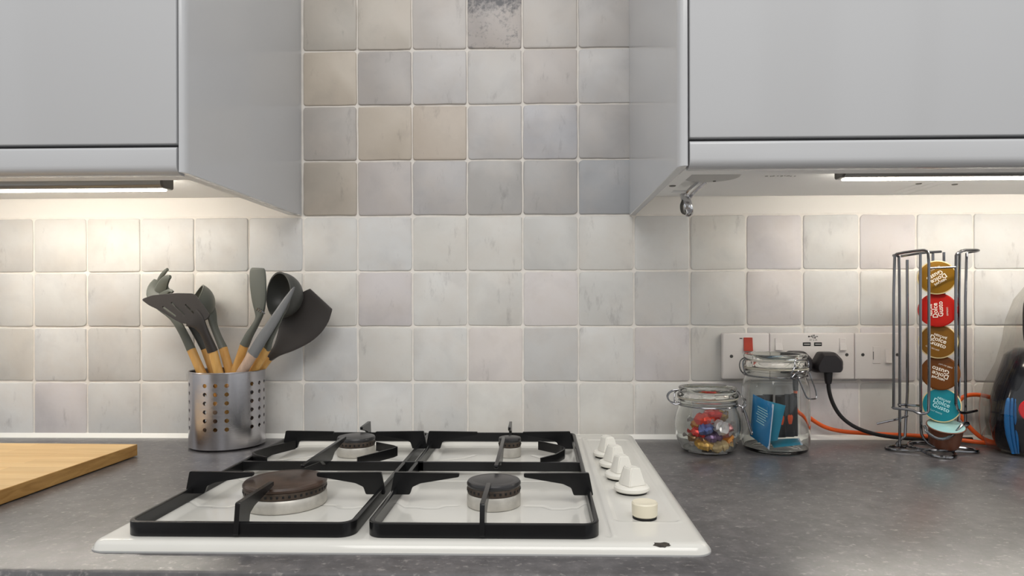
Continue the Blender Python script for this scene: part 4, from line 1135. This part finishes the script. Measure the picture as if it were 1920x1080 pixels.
for k, (lb, x0, x1, y, lean, sp) in enumerate((
        ('dark stick furthest left, behind the blue sachets in the tall jar', 1.3020, 1.3200, -.078, .001, False),
        ('dark stick second from left in the tall jar, partly behind the teal sachet', 1.3195, 1.3370, -.072, .0, False),
        ('dark stick with an orange mark, just right of the teal sachet in the tall jar', 1.3360, 1.3545, -.082, .001, True),
        ('dark stick with an orange mark, second from the right wall of the tall jar', 1.3540, 1.3705, -.077, .0, True),
        ('dark stick furthest right in the tall jar', 1.3690, 1.3790, -.071, -.001, False))):
    stick(lb, x0, x1, y, 0.0190, 0.0885 + 0.0006 * k, lean, sp)

# ------------------------------------------------------------------ capsule rack
RY = -0.110
t = thing('capsule_rack', 'chromed wire rack for coffee capsules standing by the wall', 'rack', (1.588, -0.09, 0.0))
wr = 0.0022
def wire(paths, name, r=wr, sm=2):
    b = MB()
    for p in paths: b.tube(p, r, 8, smooth=sm)
    return b.build(name, 'wire', t)
wire([[(1.5128, -0.118, 0.0732), (1.5134, -0.118, 0.3184), (1.5198, -0.118, 0.3219), (1.5488, -0.130, 0.3259), (1.5565, -0.132, 0.3258), (1.5609, -0.132, 0.3209), (1.5609, -0.132, 0.2596), (1.5609, -0.132, 0.0734), (1.5575, -0.132, 0.0676), (1.5457, -0.132, 0.0666), (1.5373, -0.124, 0.0722), (1.5128, -0.118, 0.0732), (1.5108, -0.118, 0.0757)]], 'left_hoop', sm=1)
wire([[(1.5160, -0.112, 0.3189), (1.5251, -0.108, 0.3191), (1.5289, -0.106, 0.3153), (1.5289, -0.106, 0.0292), (1.5290, -.104, .0120), (1.5360, -.098, .0050), (1.5460, -.090, .0040)]], 'upright')
wire([[(1.5611, -0.108, 0.3226), (1.5611, -0.108, 0.0396), (1.5620, -0.110, 0.0270), (1.5720, -.114, .0130), (1.5900, -.118, .0085), (1.6060, -.118, .0100), (1.6145, -0.114, 0.0228), (1.6226, -0.108, 0.0356), (1.6226, -0.108, 0.3221), (1.6280, -0.106, 0.3273), (1.6570, -0.096, 0.3286), (1.6682, -0.088, 0.3282), (1.6578, -0.082, 0.3266), (1.6504, -0.080, 0.3237), (1.6498, -0.080, 0.0345)]], 'cradle_wire', sm=1)
wire([[(1.6025, -0.132, 0.0832), (1.6027, -0.132, 0.3155), (1.6061, -0.131, 0.3214), (1.6148, -0.128, 0.3236)], [(1.6025, -0.132, 0.0832), (1.6067, -0.130, 0.0721), (1.6185, -0.122, 0.0659), (1.6407, -0.112, 0.0673), (1.6554, -0.100, 0.0669)]], 'right_wire', sm=1)
wire([[(1.5609, -0.132, 0.2973), (1.6027, -0.132, 0.2988)]], 'stop_bar', 0.0018, 0)
wire([[(1.5417, -0.088, 0.3195), (1.5866, -0.070, 0.3265), (1.6190, -0.066, 0.3284)], [(1.5525, -0.085, 0.3136), (1.5525, -0.085, 0.0252), (1.5350, -.086, .0120), (1.5330, -.088, .0055)], [(1.6066, -0.064, 0.3275), (1.6066, -0.064, 0.0107)], [(1.6249, -0.064, 0.3275), (1.6249, -0.064, 0.0107)], [(1.5356, -0.088, 0.0747), (1.5723, -0.088, 0.0727)]], 'rear_wires', sm=1)
wire([[(1.5519, -0.134, 0.0483), (1.5518, -0.142, 0.0391), (1.5628, -0.148, 0.0306), (1.5754, -0.148, 0.0296), (1.5925, -0.142, 0.0352), (1.6106, -0.130, 0.0466), (1.6225, -0.122, 0.0521), (1.6319, -0.118, 0.0494), (1.6292, -0.116, 0.0451), (1.6213, -0.116, 0.0461)]], 'front_cradle', sm=1)
wire([[(1.5024, -0.085, 0.0426), (1.5162, -0.088, 0.0467), (1.5325, -0.092, 0.0514), (1.5520, -0.086, 0.0560)]], 'hook', 0.0018, 1)
base = []
for k in range(72):
    a = 2 * math.pi * k / 72; rr = 0.046 + 0.016 * math.cos(4 * a + 0.6)
    base.append((1.586 + rr * 1.12 * math.cos(a), -0.095 + rr * 0.95 * math.sin(a), 0.0026 + 0.0022 * (1 - math.cos(4 * a + .6)) * .5))
b = MB(); b.tube(base, 0.0026, 8, closed=True)
b.tube([(1.586 + 0.034 * math.cos(2 * math.pi * k / 40), -0.095 + 0.032 * math.sin(2 * math.pi * k / 40), 0.0074) for k in range(40)], 0.0022, 8, closed=True)
b.build('base_loop', 'wire', t)

# ------------------------------------------------------------------ coffee capsules
def capsule(label, pos, tilt, yaw, foil, cup, ink, ang, extra=True, roll=0.0):
    c = thing('coffee_capsule', label, 'coffee capsule', pos, 'coffee capsules in the wire rack')
    c.matrix_world = Matrix.Translation((pos[0], pos[1], pos[2] + ZW)) @ Matrix.Rotation(yaw, 4, 'Z') @ Matrix.Rotation(roll, 4, 'Y') @ Matrix.Rotation(math.radians(90) - tilt, 4, 'X')
    R = 0.0278
    b = MB(); b.lathe([(0, -0.0350), (0.016, -0.0350), (0.0205, -0.0335), (0.0225, -0.0280), (0.0245, -0.0030), (0.0252, -0.0012), (R - .0006, -0.0012), (R, -0.0006), (R, 0.0002), (R - .0008, 0.0006), (0.0254, 0.0006)], n=44)
    b.local('cup', cup, c)
    b = MB(); b.lathe([(0.0264, 0.0003), (0.0260, 0.0009), (0.0242, 0.0010), (0.0180, 0.0013), (0, 0.0016)], n=44)
    b.local('foil_lid', foil, c)
    if ink:
        R2 = Matrix.Rotation(ang, 4, 'Z')
        z = 0.00185
        text('printed_lettering', 'NESCAFÉ', 0.0046, ink, c, R2 @ Matrix.Translation((0.000, 0.0088, z)), 0.00012, 0.0001)
        text('printed_lettering', 'Dolce', 0.0100, ink, c, R2 @ Matrix.Translation((-0.001, 0.0030, z)), 0.00015, 0.0001)
        text('printed_lettering', 'Gusto', 0.0100, ink, c, R2 @ Matrix.Translation((0.001, -0.0044, z)), 0.00015, 0.0001)
        if extra: text('printed_lettering', extra, 0.0032, ink, c, R2 @ Matrix.Translation((-0.003, -0.0135, z - .0002)), 0.0, 0.0001)
    return c
CT = math.radians(7); CY = math.radians(-28)
capsule('gold coffee capsule at the top of the rack, its lettering upside down', (1.5880, -.107, .2835), CT, CY, 'foil_gold', 'cup_cream', 'ink', D(211), 'CAFÉ AU LAIT')
capsule('red coffee capsule, second from the top of the rack, its lettering running upwards', (1.5888, -.107, .2310), CT, CY, 'foil_red', 'foil_red', 'ink', D(92), 'ESPRESSO')
capsule('gold-brown coffee capsule, third from the top, right below the red one', (1.5896, -.107, .1800), CT, CY, 'foil_goldbrown', 'cup_cream', 'ink', D(-22), 'CAFÉ AU LAIT')
capsule('brown coffee capsule with upside-down lettering, just above the teal one', (1.5930, -.107, .1290), CT, CY, 'foil_brown', 'foil_brown', 'ink', D(161), 'CAFÉ AU LAIT')
capsule('teal coffee capsule facing forward near the foot of the rack', (1.5930, -.110, .0775), CT, CY, 'foil_teal', 'cup_cream', 'ink_teal', D(-22), 'FLAT WHITE')
capsule('brown coffee capsule lying in the wire cradle at the bottom, pale teal lid up', (1.5955, -.118, .0455), D(74), 0.0, 'foil_back', 'cup_brown', None, 0, None, D(-4))

# ------------------------------------------------------------------ coffee machine at the right edge
MX, MY = 1.815, -0.100
t = thing('coffee_machine', 'dark capsule coffee machine with a smoked water tank at the right edge', 'coffee machine', (MX, MY, 0.0))
def vcurve(pts, scale_y, base=0.0):
    return [(MX - x, z) for x, z in pts]
outer = [(1.6900, .0020), (1.6800, .0060), (1.6720, .0220), (1.6676, .0500), (1.6680, .0740), (1.6770, .1090), (1.6945, .1440), (1.7040, .1790), (1.7095, .2140), (1.7220, .2480), (1.7390, .2700), (1.7650, .2860), (1.7900, .2910)]
pr = [(0, .0015)] + vcurve(outer, 1) + [(0, .2915)]
pi_ = [(0, .2885)] + [(max(MX - x - 0.0028, 0.001), z - (0.0024 if z > .25 else 0.0)) for x, z in outer[::-1]] + [(0, .0040)]
b = MB(); b.lathe(pr, (MX, MY, 0), 72, sy=0.60); b.build('water_tank', 'tank', t, smooth=60)
inner = [(1.6960, .0045), (1.6880, .0200), (1.6820, .0450), (1.6840, .0850), (1.6960, .1260), (1.7060, .1570), (1.7200, .1680), (1.7400, .1700)]
b = MB(); b.lathe([(0, .0045)] + vcurve(inner, 1) + [(0, .1700)], (MX, MY, 0), 64, sy=0.56); b.build('machine_body', 'navy', t, smooth=60)
b = MB(); b.lathe([(0, .1700), (.050, .1700), (.060, .176), (.066, .20), (.062, .245), (.050, .262), (0, .266)], (MX + .045, MY, 0), 48, sy=0.62); b.build('brew_head', 'navy', t)
b = MB(); pts = []
for k in range(40):
    a = 2 * math.pi * k / 40
    pts.append((1.7510 + .0270 * math.copysign(abs(math.cos(a)) ** .6, math.cos(a)), -0.104 + 0.006 * math.cos(a), .2120 + .0480 * math.copysign(abs(math.sin(a)) ** .7, math.sin(a))))
b.tube(pts, 0.0018, 8, closed=True); b.build('tank_handle', 'blackplastic', t)
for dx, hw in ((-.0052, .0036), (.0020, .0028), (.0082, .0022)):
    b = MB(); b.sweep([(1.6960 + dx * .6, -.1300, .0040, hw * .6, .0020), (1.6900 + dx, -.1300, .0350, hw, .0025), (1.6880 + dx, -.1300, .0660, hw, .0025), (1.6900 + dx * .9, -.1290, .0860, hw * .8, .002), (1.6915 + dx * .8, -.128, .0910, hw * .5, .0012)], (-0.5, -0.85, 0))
    b.build('blue_reflection_strip', 'bluerefl', t)  # blue reflection in the machine, put in as coloured strips
b = MB(); b.lathe([(0, .004), (.0170, .004), (.0185, .002), (.0185, -.006), (0, -.006)], (1.7075, -.153, .0755), 32, M=Matrix.Rotation(math.radians(-40), 4, 'Z') @ Matrix.Rotation(math.radians(90), 4, 'X')); b.build('red_button', 'redbtn', t)
b = MB(); b.lathe([(0, 0), (.060, 0), (.064, .003), (.064, .016), (.058, .020), (0, .020)], (1.775, -.185, 0), 48, sy=0.7); b.build('drip_tray', 'blackplastic', t)
